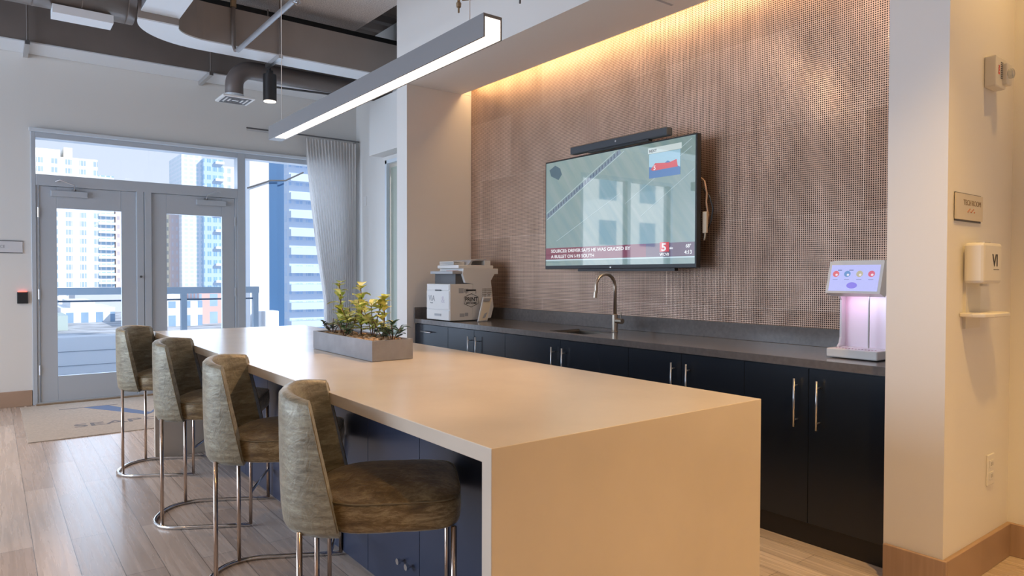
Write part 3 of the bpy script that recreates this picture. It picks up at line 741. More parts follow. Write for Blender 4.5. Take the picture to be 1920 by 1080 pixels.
MB().tube([(3.73, 2.84, 1.90), (3.74, 2.79, 1.84), (3.745, 2.765, 1.76), (3.74, 2.775, 1.68), (3.73, 2.80, 1.62)], .005, 8).build('cable', BLK, cb, smooth=True)
MB().box(3.70, 3.72, 2.785, 2.815, 1.60, 1.74, rz=.1).build('adapter', mat('tan_plastic', (.62, .52, .38), .5), cb, bevel=.003)
MB().tube([(3.71, 2.80, 1.60), (3.712, 2.803, 1.575), (3.715, 2.81, 1.555)], .006, 8).build('plug', MATS['tan_plastic'], cb, smooth=True)
sbar = thing('video_bar', (3.63, 3.5, 2.256), 'slim black camera and sound bar on top of the television', 'video bar')
MB().box(3.60, 3.66, 3.03, 3.99, 2.262, 2.318).build('body', mat('bar_grey', (.055, .065, .08), .5), sbar, bevel=.008)
MB().box(3.61, 3.65, 3.2, 3.8, 2.250, 2.262).build('foot', BLK, sbar)
MB().cyl((3.6005, 3.50, 2.292), (3.596, 3.50, 2.292), .008, 16).build('camera_lens', CHROME, sbar)
MB().box(TX+.0, TX+.04, 3.0, 3.95, 1.355, 1.373).build('lower_bar', BLK, tv)

# ------------------------------------------------------------ printer
pr = thing('printer', (3.45, 5.3, .914), 'white multifunction printer with paper drawers at the far end of the worktop', 'printer')
PX0, PX1, PY0, PY1 = 3.20, 3.62, 5.10, 5.50; Z = .914
MB().box(PX0, PX0+.24, PY0, PY1, Z+.008, Z+.33).build('drawer_housing', WHITEP, pr, bevel=.004)
poly = [(PX0+.24, Z+.008), (PX1+.02, Z+.02), (PX1+.05, Z+.12), (PX1+.02, Z+.36), (PX1+.06, Z+.42), (PX1+.10, Z+.42), (PX1+.10, Z+.47), (PX0+.14, Z+.47), (PX0+.13, Z+.42), (PX0+.16, Z+.34), (PX0+.24, Z+.33)]
MB().prism(poly, 'y', PY0, PY1).build('body', WHITEP, pr, bevel=.004)
MB().box(PX0+.075, PX0+.26, PY0+.03, PY1-.02, Z+.33, Z+.42).build('paper_slot', DGREY, pr)
MB().box(PX0+.03, PX0+.20, PY0+.01, PY1-.01, Z+.42, Z+.445).build('control_panel', GREYP, pr, bevel=.004)
MB().box(PX0+.055, PX0+.12, PY0+.05, PY0+.15, Z+.445, Z+.45).build('key_pad', mat('pink_keys', (.6, .35, .3), .5), pr)
MB().box(PX0+.10, PX1+.06, PY0+.02, PY1-.02, Z+.47, Z+.50).build('scanner_lid', WHITEP, pr, bevel=.006)
m = MB(); m.prism([(PX0+.22, Z+.50), (PX0+.26, Z+.545), (PX1+.0, Z+.56), (PX1+.0, Z+.553), (PX0+.27, Z+.535), (PX0+.25, Z+.50)], 'y', PY0+.05, PY1-.05); m.build('document_tray', GREYP, pr)
MB().box(PX1-.02, PX1+.05, PY0+.05, PY1-.08, Z+.50, Z+.545).build('feeder', WHITEP, pr, bevel=.005)
pc = MB()
for i in range(5): pc.box(PX0+.10, PX0+.215, PY0+.10, PY1-.06, Z+.501+i*.007, Z+.505+i*.007)
tag(pc.build('paper_stack', mat('paper', (.8, .8, .78), .8)), 'short stack of white sheets lying on the printer lid', 'paper stack')
f1 = MB().box(PX0-.006, PX0, PY0+.012, PY1-.012, Z+.275, Z+.322).build('drawer_front', WHITEP, pr, bevel=.002)
f2 = MB().box(PX0-.006, PX0, PY0+.008, PY1-.008, Z+.105, Z+.268).build('drawer_front', WHITEP, pr, bevel=.002)
f3 = MB().box(PX0-.006, PX0, PY0+.008, PY1-.008, Z+.012, Z+.098).build('drawer_front', WHITEP, pr, bevel=.002)
MB().box(PX0-.009, PX0-.006, 5.24, 5.34, Z+.268, Z+.280).build('grip', DGREY, f1)
MB().box(PX0-.009, PX0-.006, 5.24, 5.35, Z+.045, Z+.065).build('grip', GREYP, f3)
text('lettering', 'VIA', GREYINK, (PX0-.0068, 5.455, Z+.175), (0, -1, 0), .075, pr, sx=.95)
text('lettering', 'Seaport', GREYINK, (PX0-.0068, 5.43, Z+.155), (0, -1, 0), .016, pr)
text('lettering', '&', mat('lilac_ink', (.62, .58, .66), .6), (PX0-.0068, 5.235, Z+.165), (0, -1, 0), .085, pr)
for (xa, xb, za, zb_) in ((.09, .14, .25, .295), (.145, .19, .255, .29), (.10, .15, .04, .07), (.155, .19, .045, .075)):
    MB().box(PX0+xa, PX0+xb, PY0-.0012, PY0, Z+za, Z+zb_).build('side_mark', GREYP, pr)
v = MB()
for i in range(7):
    for j in range(6): v.box(PX1-.075+i*.015, PX1-.066+i*.015, PY0-.0015, PY0, Z+.20+j*.016, Z+.209+j*.016)
v.build('side_grille', mat('grille_brown', (.22, .19, .16), .6), pr)
hx, hz = PX0+.222, Z+.185
hexa = [(hx+.085*math.cos(R_(90+60*i)), hz+.06*math.sin(R_(90+60*i))+(0)) for i in range(6)]
MB().tube([(a, PY0-.001, b) for a, b in hexa], .0022, 6, closed=True).build('badge_outline', INK, pr)
MB().tube([(hx-.055, PY0-.001, hz+.06), (hx-.055, PY0-.001, hz+.095), (hx+.05, PY0-.001, hz+.095), (hx+.05, PY0-.001, hz+.06)], .002, 6).build('badge_outline', INK, pr)
MB().box(hx-.053, hx+.048, PY0-.0012, PY0, hz+.083, hz+.095).build('badge_bar', INK, pr)
text('lettering', 'PRINT', INK, (hx-.066, PY0-.001, hz-.008), (1, 0, 0), .052, pr, sx=.95, bold=.001)
text('lettering', 'WITH ME', INK, (hx-.058, PY0-.001, hz-.034), (1, 0, 0), .028, pr, sx=1.0, bold=.0006)
# leaning sign
ls = thing('leaflet_stand', (3.53, 5.0, .914), 'slanted leaflet holder leaning against the side of the printer', 'leaflet holder')
m = MB(); xa, xb = 3.40, 3.50
m.quad([(xa, 4.965, .916), (xb, 4.965, .916), (xb+.11, 5.04, 1.13), (xa+.11, 5.04, 1.13)])
m.build('board', WHITEP, ls, solid=.012)
m = MB(); m.quad([(xa+.012, 4.957, .926), (xb-.008, 4.957, .926), (xb+.098, 5.03, 1.12), (xa+.118, 5.03, 1.12)]); m.build('leaflet', mat('cream_leaflet', (.72, .64, .50), .6), ls, solid=.001)
m = MB(); m.quad([(xa+.09, 5.010, 1.090), (xb+.06, 5.010, 1.090), (xb+.085, 5.022, 1.118), (xa+.11, 5.022, 1.118)]); m.build('heading_bar', GREYINK, ls, solid=.001)
m = MB(); m.quad([(xb-.055, 4.956, .945), (xb-.025, 4.956, .95), (xb+.01, 4.972, .995), (xb-.02, 4.972, .985)]); m.build('picture', GREYINK, ls, solid=.001)
MB().tube([(xa+.15, 5.055, 1.12), (xa+.17, 5.055, 1.165), (xb+.105, 5.055, 1.165), (xb+.105, 5.055, 1.13)], .004, 6).build('clip', CHROME, ls)

# ------------------------------------------------------------ drink dispenser
DX0, DX1, DY0, DY1 = 3.345, 3.80, 1.535, 1.785
ds = thing('drink_dispenser', (3.5, 1.66, .914), 'white countertop drink dispenser with touch screen and pink lit bay', 'drink dispenser')
GLOSSW = mat('glossy_white', (.68, .68, .67), .25)
MB().box(DX0, DX1, DY0, DY1, .918, .962).build('drip_base', GLOSSW, ds, bevel=.006)
for sgn, ys in ((0, DY0), (1, DY1-.012)):
    MB().prism([(DX0+.10, .962), (DX1, .962), (DX1, 1.40), (DX0+.06, 1.40), (DX0+.04, 1.245), (DX0+.11, 1.225), (DX0+.13, 1.20), (DX0+.13, 1.01), (DX0+.12, .98)], 'y', ys, ys+.012).build('side_panel', GLOSSW, ds, bevel=.002)
MB().box(DX0+.06, DX1, DY0+.012, DY1-.012, 1.235, 1.40).build('head', GLOSSW, ds, bevel=.003)
MB().box(DX0+.17, DX0+.19, DY0+.012, DY1-.012, .962, 1.235).build('back_panel', mat('milky_panel', (.85, .78, .84), .3), ds)
lamp('bay_light', 'AREA', (DX0+.10, DY1-.085, 1.228), (.25, 0, -1), .16, (1, .45, .80), shape='RECTANGLE', size=.08, size_y=.12)
lamp('bay_light', 'AREA', (DX0+.10, DY0+.075, 1.228), (.25, 0, -1), .14, (.72, .76, 1), shape='RECTANGLE', size=.08, size_y=.10)
MB().cyl((DX0+.115, 1.63, .965), (DX0+.115, 1.63, 1.235), .0045, 10).build('water_tube', STEEL, ds)
g = MB()
for i in range(13): g.cyl((DX0+.05, DY0+.03+i*.016, .962), (DX0+.05, DY0+.03+i*.016, .9635), .0045, 8)
g.build('drip_hole', mat('pink_grey', (.35, .18, .22), .5), ds)
# slanted touch screen: lower edge nearer the viewer
sA = Vector((3.345, 0, 1.238)); sB = Vector((3.392, 0, 1.395)); sd = (sB-sA).normalized(); sn = Vector((-sd.z, 0, sd.x))
def sp_(y, q, lift=0): return tuple(Vector((0, y, 0))+sA+(sB-sA)*q+sn*lift)
def splate(name, m, y0, y1, q0, q1, l0, l1, parent=ds):
    mb = MB(); A = [sp_(y0, q0, l0), sp_(y1, q0, l0), sp_(y1, q1, l0), sp_(y0, q1, l0)]; B = [sp_(y0, q0, l1), sp_(y1, q0, l1), sp_(y1, q1, l1), sp_(y0, q1, l1)]
    a = [mb.bm.verts.new(p) for p in A]; b_ = [mb.bm.verts.new(p) for p in B]; mb.bm.faces.new(a); mb.bm.faces.new(b_[::-1])
    for i in range(4): mb.bm.faces.new([a[i], a[(i+1) % 4], b_[(i+1) % 4], b_[i]])
    return mb.build(name, m, parent)
bz = splate('screen_bezel', GLOSSW, DY0-.008, DY1+.008, 0, 1, -.06, 0)
sc = splate('screen', smat('dispenser_blue', (.42, .45, .85), .95), DY0+.006, DY1-.006, .07, .88, .0, .0015)
def sdisc(name, m, y, q, r, ry=None, lift=.002):
    mb = MB(); ry = ry or r; L = (sB-sA).length; f = []
    for k in range(20):
        a = 2*PI*k/20; f.append(mb.bm.verts.new(sp_(y+math.cos(a)*ry, q+math.sin(a)*r/L, lift)))
    mb.bm.faces.new(f); return mb.build(name, m, sc, solid=.0006)
for y, c, nm in ((1.752, (.75, .12, .16), 'screen_red'), (1.695, (.10, .28, .62), 'screen_blue'), (1.635, (.50, .46, .30), 'screen_khaki'), (1.578, (.70, .10, .20), 'screen_crimson')):
    sdisc('flavour_icon', smat(nm, c, .8), y, .60, .016); sdisc('icon_centre', smat('screen_pale', (.75, .7, .78), .9), y-.004, .57, .006, lift=.003)
    splate('icon_label', smat('screen_ink', (.10, .14, .42), .7), y-.012, y+.012, .415, .43, .0015, .0022, sc)
for y in (1.735, 1.678): splate('icon_flag', MATS['screen_ink'], y-.010, y+.010, .70, .73, .0015, .0026, sc)
sdisc('pour_button', smat('screen_violet', (.20, .16, .75), .9), 1.665, .24, .016, .026)

# ------------------------------------------------------------ planter and plants
CONC = mat('grey_fibrecement', (.34, .34, .36), .6, noise=.12, nscale=10, bump=.1, bscale=40)
pt_ = thing('planter', (1.53, 3.31, .914), 'long grey rectangular planter box on the island', 'planter')
QX0, QX1, QY0, QY1, QZ = 1.42, 1.635, 2.945, 3.68, 1.012
m = MB(); th = .012
for a in ((QX0, QX0+th, QY0, QY1), (QX1-th, QX1, QY0, QY1), (QX0+th, QX1-th, QY0, QY0+th), (QX0+th, QX1-th, QY1-th, QY1)): m.box(a[0], a[1], a[2], a[3], .916, QZ)
m.box(QX0+th, QX1-th, QY0+th, QY1-th, .916, .93); m.build('trough', CONC, pt_)
MB().box(QX0+.013, QX1-.013, QY0+.013, QY1-.013, .93, .992).build('soil', mat('soil', (.16, .10, .06), .9, bump=1, bscale=90), pt_)
m = MB()
for i in range(230):
    x = random.uniform(QX0+.025, QX1-.025); y = random.uniform(QY0+.025, QY1-.025); r = random.uniform(.007, .015)
    mt = Matrix.Translation((x, y, .998+random.uniform(0, .008))) @ Matrix.Rotation(random.uniform(0, 6), 4, 'Z') @ Matrix.Diagonal((r*1.3, r*.9, r*.7, 1))
    bmesh.ops.create_icosphere(m.bm, subdivisions=2, radius=1, matrix=mt)
pb = m.build('pebbles', mat('tan_pebble', (.50, .33, .19), .7, noise=.4, nscale=30), smooth=True)
tag(pb, 'layer of tan pebbles covering the soil in the planter', 'pebbles', kind='stuff')
def leaf_mb(mb, base_, dirv, L, Wd, cup=.25, droop=.3):
    d = Vector(dirv).normalized(); side = d.cross(Vector((0, 0, 1)))
    if side.length < .05: side = Vector((1, 0, 0))
    side.normalize(); nrm = side.cross(d); n_ = 6; rows = []
    for i in range(n_+1):
        q = i/n_; w = Wd*math.sin(PI*min(1, q*.93+.06))**.75*(.6+.55*q) if q < .98 else .0008
        c = Vector(base_)+d*L*q+Vector((0, 0, -1))*droop*L*q*q
        rows.append([tuple(c-side*w+nrm*cup*w), tuple(c), tuple(c+side*w+nrm*cup*w)])
    mb.grid(rows)
def variegated(name, edge, mid, sc_=30):
    m, t, b = new_mat(name); co = N(t, 'ShaderNodeTexCoord'); n = N(t, 'ShaderNodeTexNoise'); n.inputs['Scale'].default_value = sc_; n.inputs['Detail'].default_value = 2
    t.links.new(co.outputs['Object'], n.inputs['Vector']); r = N(t, 'ShaderNodeValToRGB'); r.color_ramp.elements[0].position = .44; r.color_ramp.elements[1].position = .56
    r.color_ramp.elements[0].color = rgba(mid); r.color_ramp.elements[1].color = rgba(edge); t.links.new(n.outputs['Fac'], r.inputs[0]); t.links.new(r.outputs[0], b.inputs['Base Color'])
    b.inputs['Roughness'].default_value = .4; b.inputs['Subsurface Weight'].default_value = .15; b.inputs['Subsurface Radius'].default_value = (.02, .02, .01)
    return m
VLEAF = variegated('variegated_leaf', (.92, .84, .34), (.48, .58, .08)); DLEAF = mat('dark_leaf', (.035, .085, .045), .35, noise=.4, nscale=30)
STEM = mat('brown_stem', (.16, .07, .045), .6)
def tall(x, y, H, label, lean=(0, 0)):
    t = thing('variegated_plant', (x, y, .99), label, 'plant', 'tall yellow plants in the planter')
    top = Vector((x+lean[0], y+lean[1], .99+H)); bs = Vector((x, y, .985))
    MB().tube([bs, bs.lerp(top, .5)+Vector((.004, -.004, 0)), top], [.004, .0032, .002], 8).build('stem', STEM, t, smooth=True)
    nl = 17
    for i in range(nl):
        q = .14+.86*i/(nl-1); p = bs.lerp(top, q); a = i*2.4+random.uniform(-.3, .3)
        mb = MB(); leaf_mb(mb, p, (math.cos(a), math.sin(a), random.uniform(.3, 1.5)), random.uniform(.062, .095)*(1.1-.25*q), random.uniform(.027, .036), droop=.45)
        mb.build('leaf', VLEAF, t, smooth=True)
tall(1.505, 3.50, .29, 'tallest yellow-green plant, leftmost in the planter', (.0, .02))
tall(1.555, 3.36, .275, 'upright yellow-green plant in the middle of the planter')
tall(1.60, 3.20, .215, 'shortest yellow-green plant, rightmost of the three upright ones', (.01, 0))
def low(x, y, label, R0=.07, mt=None, n=34, sz=1.0):
    t = thing('low_shrub', (x, y, .99), label, 'plant', 'low dark plants in the planter')
    m = MB(); L = []
    for k in range(6):
        a = k*1.05+random.uniform(-.2, .2); e = Vector((x+R0*math.cos(a)*.8, y+R0*math.sin(a), .99+random.uniform(.05, .10)*sz)); m.tube([(x, y, .985), (x+(e.x-x)*.4, y+(e.y-y)*.4, .99+.04*sz), e], .002, 6); L.append(e)
    m.build('stem', STEM, t)
    for i in range(n):
        e = L[i % 6]; q = random.uniform(.35, 1); p = Vector((x, y, .99)).lerp(e, q); a = random.uniform(0, 2*PI)
        mb = MB(); leaf_mb(mb, p, (math.cos(a), math.sin(a), random.uniform(.1, .9)), random.uniform(.034, .052)*sz, random.uniform(.009, .0125)*sz, droop=.2); mb.build('leaf', mt or DLEAF, t, smooth=True)
low(1.50, 3.60, 'dark leafy shrub at the far left end of the planter', .075)
low(1.47, 3.36, 'small green and cream sprig at the front middle of the planter', .055, variegated('grey_green_leaf', (.30, .36, .20), (.08, .16, .07)), 36)
low(1.57, 3.13, 'grey-green leafy shrub between the yellow plants and the right corner', .06, variegated('silver_leaf', (.25, .34, .26), (.04, .10, .06)), 38)
low(1.56, 3.01, 'dark spiky shrub at the right end of the planter', .055, None, 44, 1.15)
low(1.54, 3.45, 'bushy yellow-green plant low between the two taller stems', .065, VLEAF, 38, 2.1)
low(1.575, 3.26, 'full yellow-green plant low behind the middle and right stems', .065, VLEAF, 40, 2.1)

# ------------------------------------------------------------ curtain and rod
rd = thing('curtain_rod', (3.1, 8.28, 3.04), 'thin dark curtain rod above the right-hand window', 'curtain rod')
MB().cyl((2.405, 8.30, 3.045), (3.82, 8.30, 3.045), .009, 14).build('rod', mat('rod_black', (.16, .155, .16), .3, .7), rd)
for x in (2.75, 3.80): MB().tube([(x, 8.30, 3.045), (x, YW-.001, 3.045)], .008, 8).build('bracket', STEEL, rd)
MB().box(2.41, 2.80, 8.292, 8.308, 3.016, 3.031).build('glide_rail', STEEL, rd)
def fabric():
    m, t, b = new_mat('linen_sheer'); t.nodes.remove(b); out = t.nodes['Material Output']
    d = N(t, 'ShaderNodeBsdfDiffuse'); d.inputs[0].default_value = (.82, .79, .76, 1); tr = N(t, 'ShaderNodeBsdfTranslucent'); tr.inputs[0].default_value = (.78, .77, .77, 1)
    mx = N(t, 'ShaderNodeMixShader'); mx.inputs[0].default_value = .5; t.links.new(d.outputs[0], mx.inputs[1]); t.links.new(tr.outputs[0], mx.inputs[2])
    t.links.new(mx.outputs[0], out.inputs[0]); return m
cu = thing('curtain', (3.45, 8.3, .02), 'pale sheer pleated curtain gathered at the right of the window', 'curtain')
rows = []
for j in range(31):
    q = j/30; z = 3.015-2.98*q
    xl = 3.10+.26*min(1, q/.68)**1.15+.02*max(0, q-.68); xr = 3.77-.03*q
    row = []
    for i in range(181):
        u = i/180; amp = .014+.018*min(1, q*2)
        ph = 2*PI*(17*u+.25*math.sin(5*u+q*1.2))
        row.append((xl+(xr-xl)*u+.008*math.sin(ph*2+q*3)*min(1, q*3), 8.30+amp*math.sin(ph)+.012*math.sin(9*u+4*q), z))
    rows.append(row)
m = MB(); m.grid(rows); m.build('panel', fabric(), cu, smooth=True)
for i in range(17): MB().tube([(3.12+i*.0385, 8.30, 3.010), (3.12+i*.0385, 8.30, 3.032)], .004, 6).build('hook', STEEL, cu)

# ------------------------------------------------------------ wall things, far side
sg = thing('wall_sign', (.1, YW-.005, 1.53), 'small grey room sign left of the glazed doors', 'sign')
MB().box(-.11, .262, YW-.010, YW, 1.538, 1.652).build('plate', mat('sign_grey', (.62, .62, .64), .4), sg)
for z in (1.535, 1.652): MB().box(-.11, .262, YW-.011, YW, z-.003, z+.004).build('edge', DGREY, sg)
text('lettering', 'TERRACE', GREYINK, (-.02, YW-.011, 1.582), (1, 0, 0), .042, sg, sx=.8)
cr_ = thing('card_reader', (.255, YW, 1.02), 'black card reader with a red light on the wall left of the doors', 'card reader')
MB().box(.212, .302, YW-.025, YW, 1.03, 1.145).build('body', BLK, cr_, bevel=.004)
MB().box(.222, .292, YW-.024, YW-.004, 1.145, 1.152).build('indicator', mat('red_glow', (.8, .1, .1), .4, emit=(1, .12, .08), es=2.5), cr_)
tag(box('light_switch', WHITEP, 3.832, 3.84, 8.12, 8.20, 2.21, 2.33, bevel=.003), 'small white wall control right of the curtain', 'switch')
# mat in front of the doors
dm = thing('door_mat', (1.1, 7.4, 0), 'beige entrance mat with a blue letter mark in front of the glazed doors', 'mat')
MATX = mat('beige_mat', (.50, .43, .36), .9, noise=.12, nscale=60, bump=.5, bscale=300)
MB().box(.225, 2.75, 6.53, 8.30, .0, .008).build('pile', MATX, dm, bevel=.002)
BLUEM = mat('mat_blue', (.14, .20, .34), .9); GRYM = mat('mat_grey', (.20, .19, .20), .9)
def flat(name, pts, m): return MB().prism(pts, 'z', .008, .0095).build(name, m, dm)
# V mark: broad left stroke and thin right stroke meeting at the bottom
VX = 1.08
flat('mark', [(.72, 7.93), (.93, 7.93), (1.21, 7.30), (1.165, 7.19)], BLUEM)
flat('mark', [(1.165, 7.19), (1.22, 7.27), (1.52, 7.93), (1.46, 7.93)], BLUEM)
for a, b_ in ((.52, 1.02), (1.34, 1.66)): flat('serif', [(a, 7.925), (b_, 7.925), (b_, 7.945), (a, 7.945)], GRYM)
text('lettering', 'SEAPORT', GRYM, (.56, 6.93, .0087), (1, 0, 0), .20, dm, ydir=(0, 1, 0), sx=1.25, bold=.002)
text('lettering', 'RESIDENCES', BLUEM, (1.35, 6.78, .0087), (1, 0, 0), .10, dm, ydir=(0, 1, 0), sx=1.2, bold=.001)

# ------------------------------------------------------------ wall things, near pier (face at y=1.156)
YP = 1.156
s2 = thing('room_sign', (3.31, YP, 1.56), 'square sign reading TECH ROOM on the near pier wall', 'sign')
MB().box(3.17, 3.458, YP-.010, YP-.004, 1.560, 1.668).build('plate', mat('sign_cream', (.66, .60, .50), .35), s2)
MB().box(3.175, 3.453, YP-.004, YP, 1.553, 1.672).build('backer', DGREY, s2)
text('lettering', 'TECH ROOM', mat('brown_ink', (.25, .18, .10), .6), (3.245, YP-.0105, 1.622), (1, 0, 0), .032, s2, sx=1.02)
for i, x in enumerate((3.29, 3.30, 3.31, 3.325, 3.335, 3.35, 3.36)):
    MB().cyl((x, YP-.013, 1.600+.006*(i % 3-1)), (x, YP-.010, 1.600+.006*(i % 3-1)), .0025, 8).build('braille_dot', mat('braille_red', (.6, .22, .12), .5), s2)
sd_ = thing('sanitiser_dispenser', (3.4, YP, 1.13), 'white wall-mounted hand sanitiser dispenser with a drip tray', 'dispenser')
CREAM = mat('cream_plastic', (.72, .69, .62), .38)
MB().box(3.255, 3.46, YP-.085, YP-.01, 1.292, 1.462).build('cover', CREAM, sd_, bevel=.012)
MB().box(3.28, 3.44, YP-.012, YP, 1.10, 1.45).build('back_plate', CREAM, sd_)
MB().cyl((3.37, YP-.05, 1.292), (3.37, YP-.05, 1.280), .018, 20).build('nozzle', WHITEP, sd_)
MB().box(3.33, 3.40, YP-.06, YP-.03, 1.462, 1.468).build('lock', CHROME, sd_)
m = MB(); m.prism([(3.245, YP), (3.245, YP-.05), (3.26, YP-.09), (3.30, YP-.11), (3.48, YP-.11), (3.525, YP-.09), (3.55, YP-.05), (3.55, YP)], 'z', 1.150, 1.168); m.build('drip_tray', CREAM, sd_, bevel=.005)
text('lettering', 'VI', INK, (3.345, YP-.0858, 1.365), (1, 0, 0), .072, sd_, sx=1.0, bold=.001)
MB().box(3.36, 3.42, YP-.0862, YP-.085, 1.350, 1.352).build('rule', INK, sd_)
al = thing('fire_alarm', (3.55, YP, 2.15), 'white fire alarm with a strobe high on the near pier wall', 'fire alarm')
MB().box(3.478, 3.60, YP-.045, YP, 2.150, 2.285).build('body', CREAM, al, bevel=.006)
MB().box(3.555, 3.61, YP-.065, YP-.045+.01, 2.165, 2.26).build('strobe_housing', CREAM, al, bevel=.005)
MB().cyl((3.575, YP-.062, 2.212), (3.575, YP-.082, 2.212), .022, 18).build('strobe_lens', mat('clear_lens', (.8, .82, .82), .08, trans=.7), al, bevel=.006)
m = MB()
for i in range(9): m.box(3.535, 3.565, YP-.0462, YP-.045, 2.19+i*.0085, 2.194+i*.0085)
m.build('sounder_grille', DGREY, al)
text('lettering', 'FIRE', mat('red_ink', (.75, .1, .08), .5), (3.507, YP-.0458, 2.245), (0, 0, -1), .022, al, ydir=(1, 0, 0), bold=.0005)
ol = thing('wall_socket', (3.61, YP, .37), 'white wall outlet low on the near pier wall', 'outlet')
MB().box(3.57, 3.655, YP-.007, YP, .375, .515).build('plate', WHITEP, ol, bevel=.003)
for z in (.418, .472):
    r_ = MB().box(3.59, 3.635, YP-.010, YP-.007, z-.018, z+.018).build('socket', WHITEP, ol, bevel=.002)
    m = MB(); m.box(3.602, 3.605, YP-.0108, YP-.010, z-.008, z+.008); m.box(3.619, 3.622, YP-.0108, YP-.010, z-.008, z+.008); m.build('slots', DGREY, r_)

# ------------------------------------------------------------ balcony and city
BW = mat('balcony_white', (.86, .88, .91), .6)
struct(MB().box(-6, 9, 8.65, 11.6, -.25, .02).build('balcony_floor', mat('balcony_deck', (.5, .53, .58), .7)))
pw = struct(MB().box(-6, 3.08, 10.0, 10.35, .02, .545).build('wall_parapet', BW))
j = MB(); j.box(-6, 3.08, 9.992, 10.0, .37, .376); j.box(-6, 3.08, 9.992, 10.0, .195, .20); j.build('panel_joint', mat('joint_grey', (.3, .34, .4), .7), pw)
rl = thing('balcony_railing', (0, 10.1, .545), 'pale blue metal balcony railing beyond the doors', 'railing')
RAILM = mat('rail_blue', (.42, .52, .62), .45)
MB().box(-6, 3.10, 10.12, 10.20, 1.065, 1.155).build('top_rail', RAILM, rl)
MB().tube([(-6, 10.16, .985), (3.08, 10.16, .985)], .011, 8).build('mid_rail', mat('rail_dark', (.10, .16, .24), .5), rl)
for x in (3.055, 2.10, .35, -1.4, -3.15): MB().box(x-.035, x+.035, 10.12, 10.20, .545, 1.065).build('post', RAILM, rl)
sbox('wall_balcony_side', BW, 3.10, 3.384, 10.55, 10.75, .02, 3.08)
cl = MB(); cl.box(3.384, 3.51, 10.55, 10.8, .02, 3.06); cl.box(3.51, 3.63, 10.60, 10.8, .02, 3.06)
tag(cl.build('steel_column', mat('column_blue', (.06, .17, .36), .45)), 'tall deep blue column outside the right-hand window', 'column')
tag(box('planter_box', BW, 3.16, 3.42, 10.22, 10.50, .02, .79, bevel=.01), 'white square pedestal on the balcony below the blue column', 'pedestal')
tag(MB().tube([(3.05, 10.5, 2.61), (3.39, 10.5, 2.75), (3.62, 10.5, 2.77), (3.9, 10.5, 2.92)], .012, 8).build('stay_cable', DGREY), 'thin dark line slanting across the top of the right window', 'cable')
struct(MB().box(-250, 450, 14, 700, -10.5, -10).build('ground', mat('ground', (.50, .51, .53), .9, noise=.45, nscale=.22)))

CREAMF = facade_mat('cream_facade', (.95, .91, .84), (.34, .44, .56), 4.1, 3.0, .46, .60, mull=2)
BALCF = facade_mat('balcony_facade', (.72, .76, .82), (.28, .42, .56), 1.6, 3.0, .75, .75)
PINKF = facade_mat('pink_facade', (.88, .68, .62), (.45, .42, .46), 3.2, 3.2, .25, .42)
YELF = facade_mat('yellow_facade', (.90, .86, .68), (.40, .42, .40), 1.6, 3.0, .4, .45)
BRNF = facade_mat('brown_facade', (.66, .56, .56), (.5, .48, .52), 1.5, 3.0, .4, .5)
LATF = facade_mat('lattice_facade', (.84, .90, .96), (.52, .64, .76), 1.9, 1.6, .62, .6)
BLUF = facade_mat('blue_facade', (.50, .64, .80), (.20, .36, .56), 2.1, 3.2, .7, .55, mull=2)
WHTF = facade_mat('white_facade', (.90, .92, .95), (.34, .44, .56), 2.4, 3.2, .6, .6, mull=2)
LOWF = facade_mat('low_facade', (.86, .88, .90), (.24, .36, .50), 3.0, 4.0, .5, .6)
REDF = facade_mat('red_facade', (.78, .52, .48), (.30, .42, .55), 3.5, 4.2, .5, .7)
def bld(label, m, x0, x1, y0, y1, z1, z0=-10, steps=(), slabs=None):
    t = thing('building', ((x0+x1)/2, (y0+y1)/2, z0), label, 'building')
    MB().box(x0, x1, y0, y1, z0, z1).build('tower', m, t)
    for (a, b_, zz1, mm) in steps: MB().box(a, b_, y0+1, y1-1, z1 if zz1 > z1 else z0, zz1).build('rooftop', mm, t)
    if slabs:
        a, b_, zs0, zs1, dz, mm = slabs; z = zs0
        while z < zs1: MB().box(a, b_, y0-1.6, y0, z, z+.9).build('balcony', mm, t); z += dz
    return t
WP = mat('render_white', (.92, .92, .92), .8)
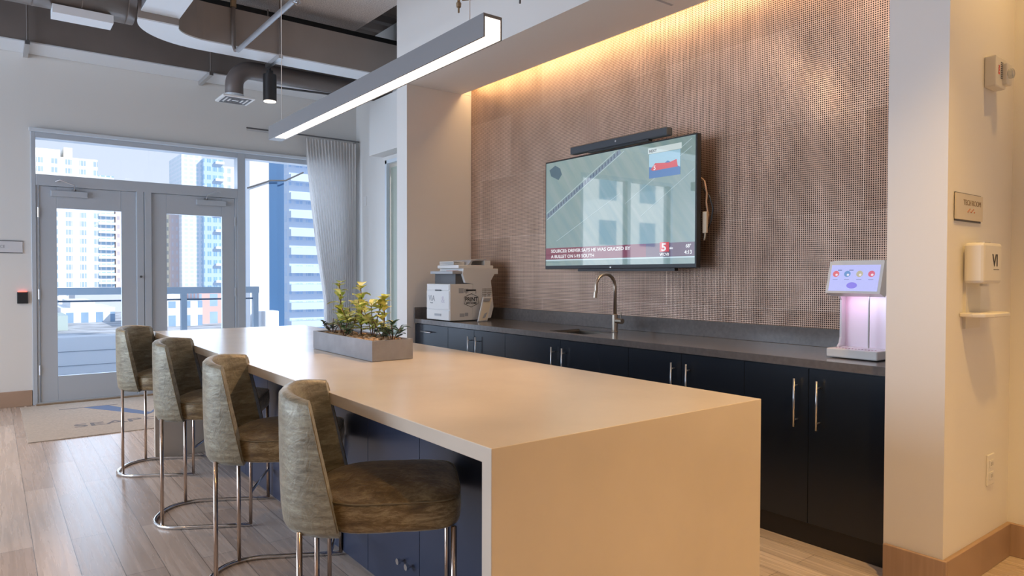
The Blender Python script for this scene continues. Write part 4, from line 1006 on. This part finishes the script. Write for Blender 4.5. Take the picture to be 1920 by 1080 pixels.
bld('cream apartment tower with small windows seen through the left door', CREAMF, 5.5, 30.4, 280, 310, 41.5, steps=((12.0, 19.5, 44.0, mat('cream_render', (.93, .89, .80), .8)), (20.5, 23.0, 45.0, MATS['cream_render'])))
bld('tower wing with stacked balconies beside the cream tower', BALCF, 30.4, 35.6, 282, 300, 36.5, slabs=(30.6, 36.0, -8, 36, 3.0, mat('balcony_slab', (.82, .86, .92), .6)))
bld('pinkish brick block between the balconies and the door frame', PINKF, 36.4, 44.5, 285, 305, 26)
bld('pale yellow block at the left of the right door glass', YELF, 48.5, 54, 285, 300, 28)
bld('narrow brown block beside the yellow one', BRNF, 54, 57, 283, 300, 29)
bld('white lattice tower in the middle of the right door glass', LATF, 57, 64, 278, 300, 46.5, steps=((60.3, 60.7, 47.6, WP),))
bld('deep blue glass tower at the right of the right door glass', BLUF, 64, 71, 275, 300, 45, slabs=(68, 71, -8, 44, 6.4, WP))
bld('white tower with a window grid behind the door jamb', WHTF, 71, 92, 277, 300, 43)
bld('pale glass apartment tower with wide balconies in the right window', facade_mat('glass_tower_facade', (.62, .72, .86), (.34, .48, .66), 1.5, 2.4, .7, .6, mull=2), 31.5, 44, 90, 110, 24, slabs=(31.2, 44.2, -8, 24, 2.4, mat('slab_pale', (.58, .68, .82), .6)))
bld('low white commercial building with a red section beyond the railing', LOWF, 26, 38, 165, 185, -4.5, steps=((30, 35, -3.2, WP),))
bld('low red-fronted shop building beyond the railing', REDF, 38.5, 45, 170, 188, -3)
bld('flat pale warehouse roof left of the door centre', LOWF, 13, 24, 190, 215, -6.5, steps=((15, 20, -5, WP),))
bld('low green-grey shed seen at the lower left of the left door', mat('shed_green', (.50, .60, .58), .8), 5, 12.5, 165, 180, -7)
bld('long grey low block under the pink building', mat('grey_render', (.58, .62, .68), .8), 20, 50, 240, 260, -3.5)
bld('tall white sunlit block left of the view, mirrored in the television', facade_mat('mirror_facade', (.98, .98, .98), (.16, .28, .42), 3.0, 2.3, .42, .55), -40, -14, 25, 40, 30)
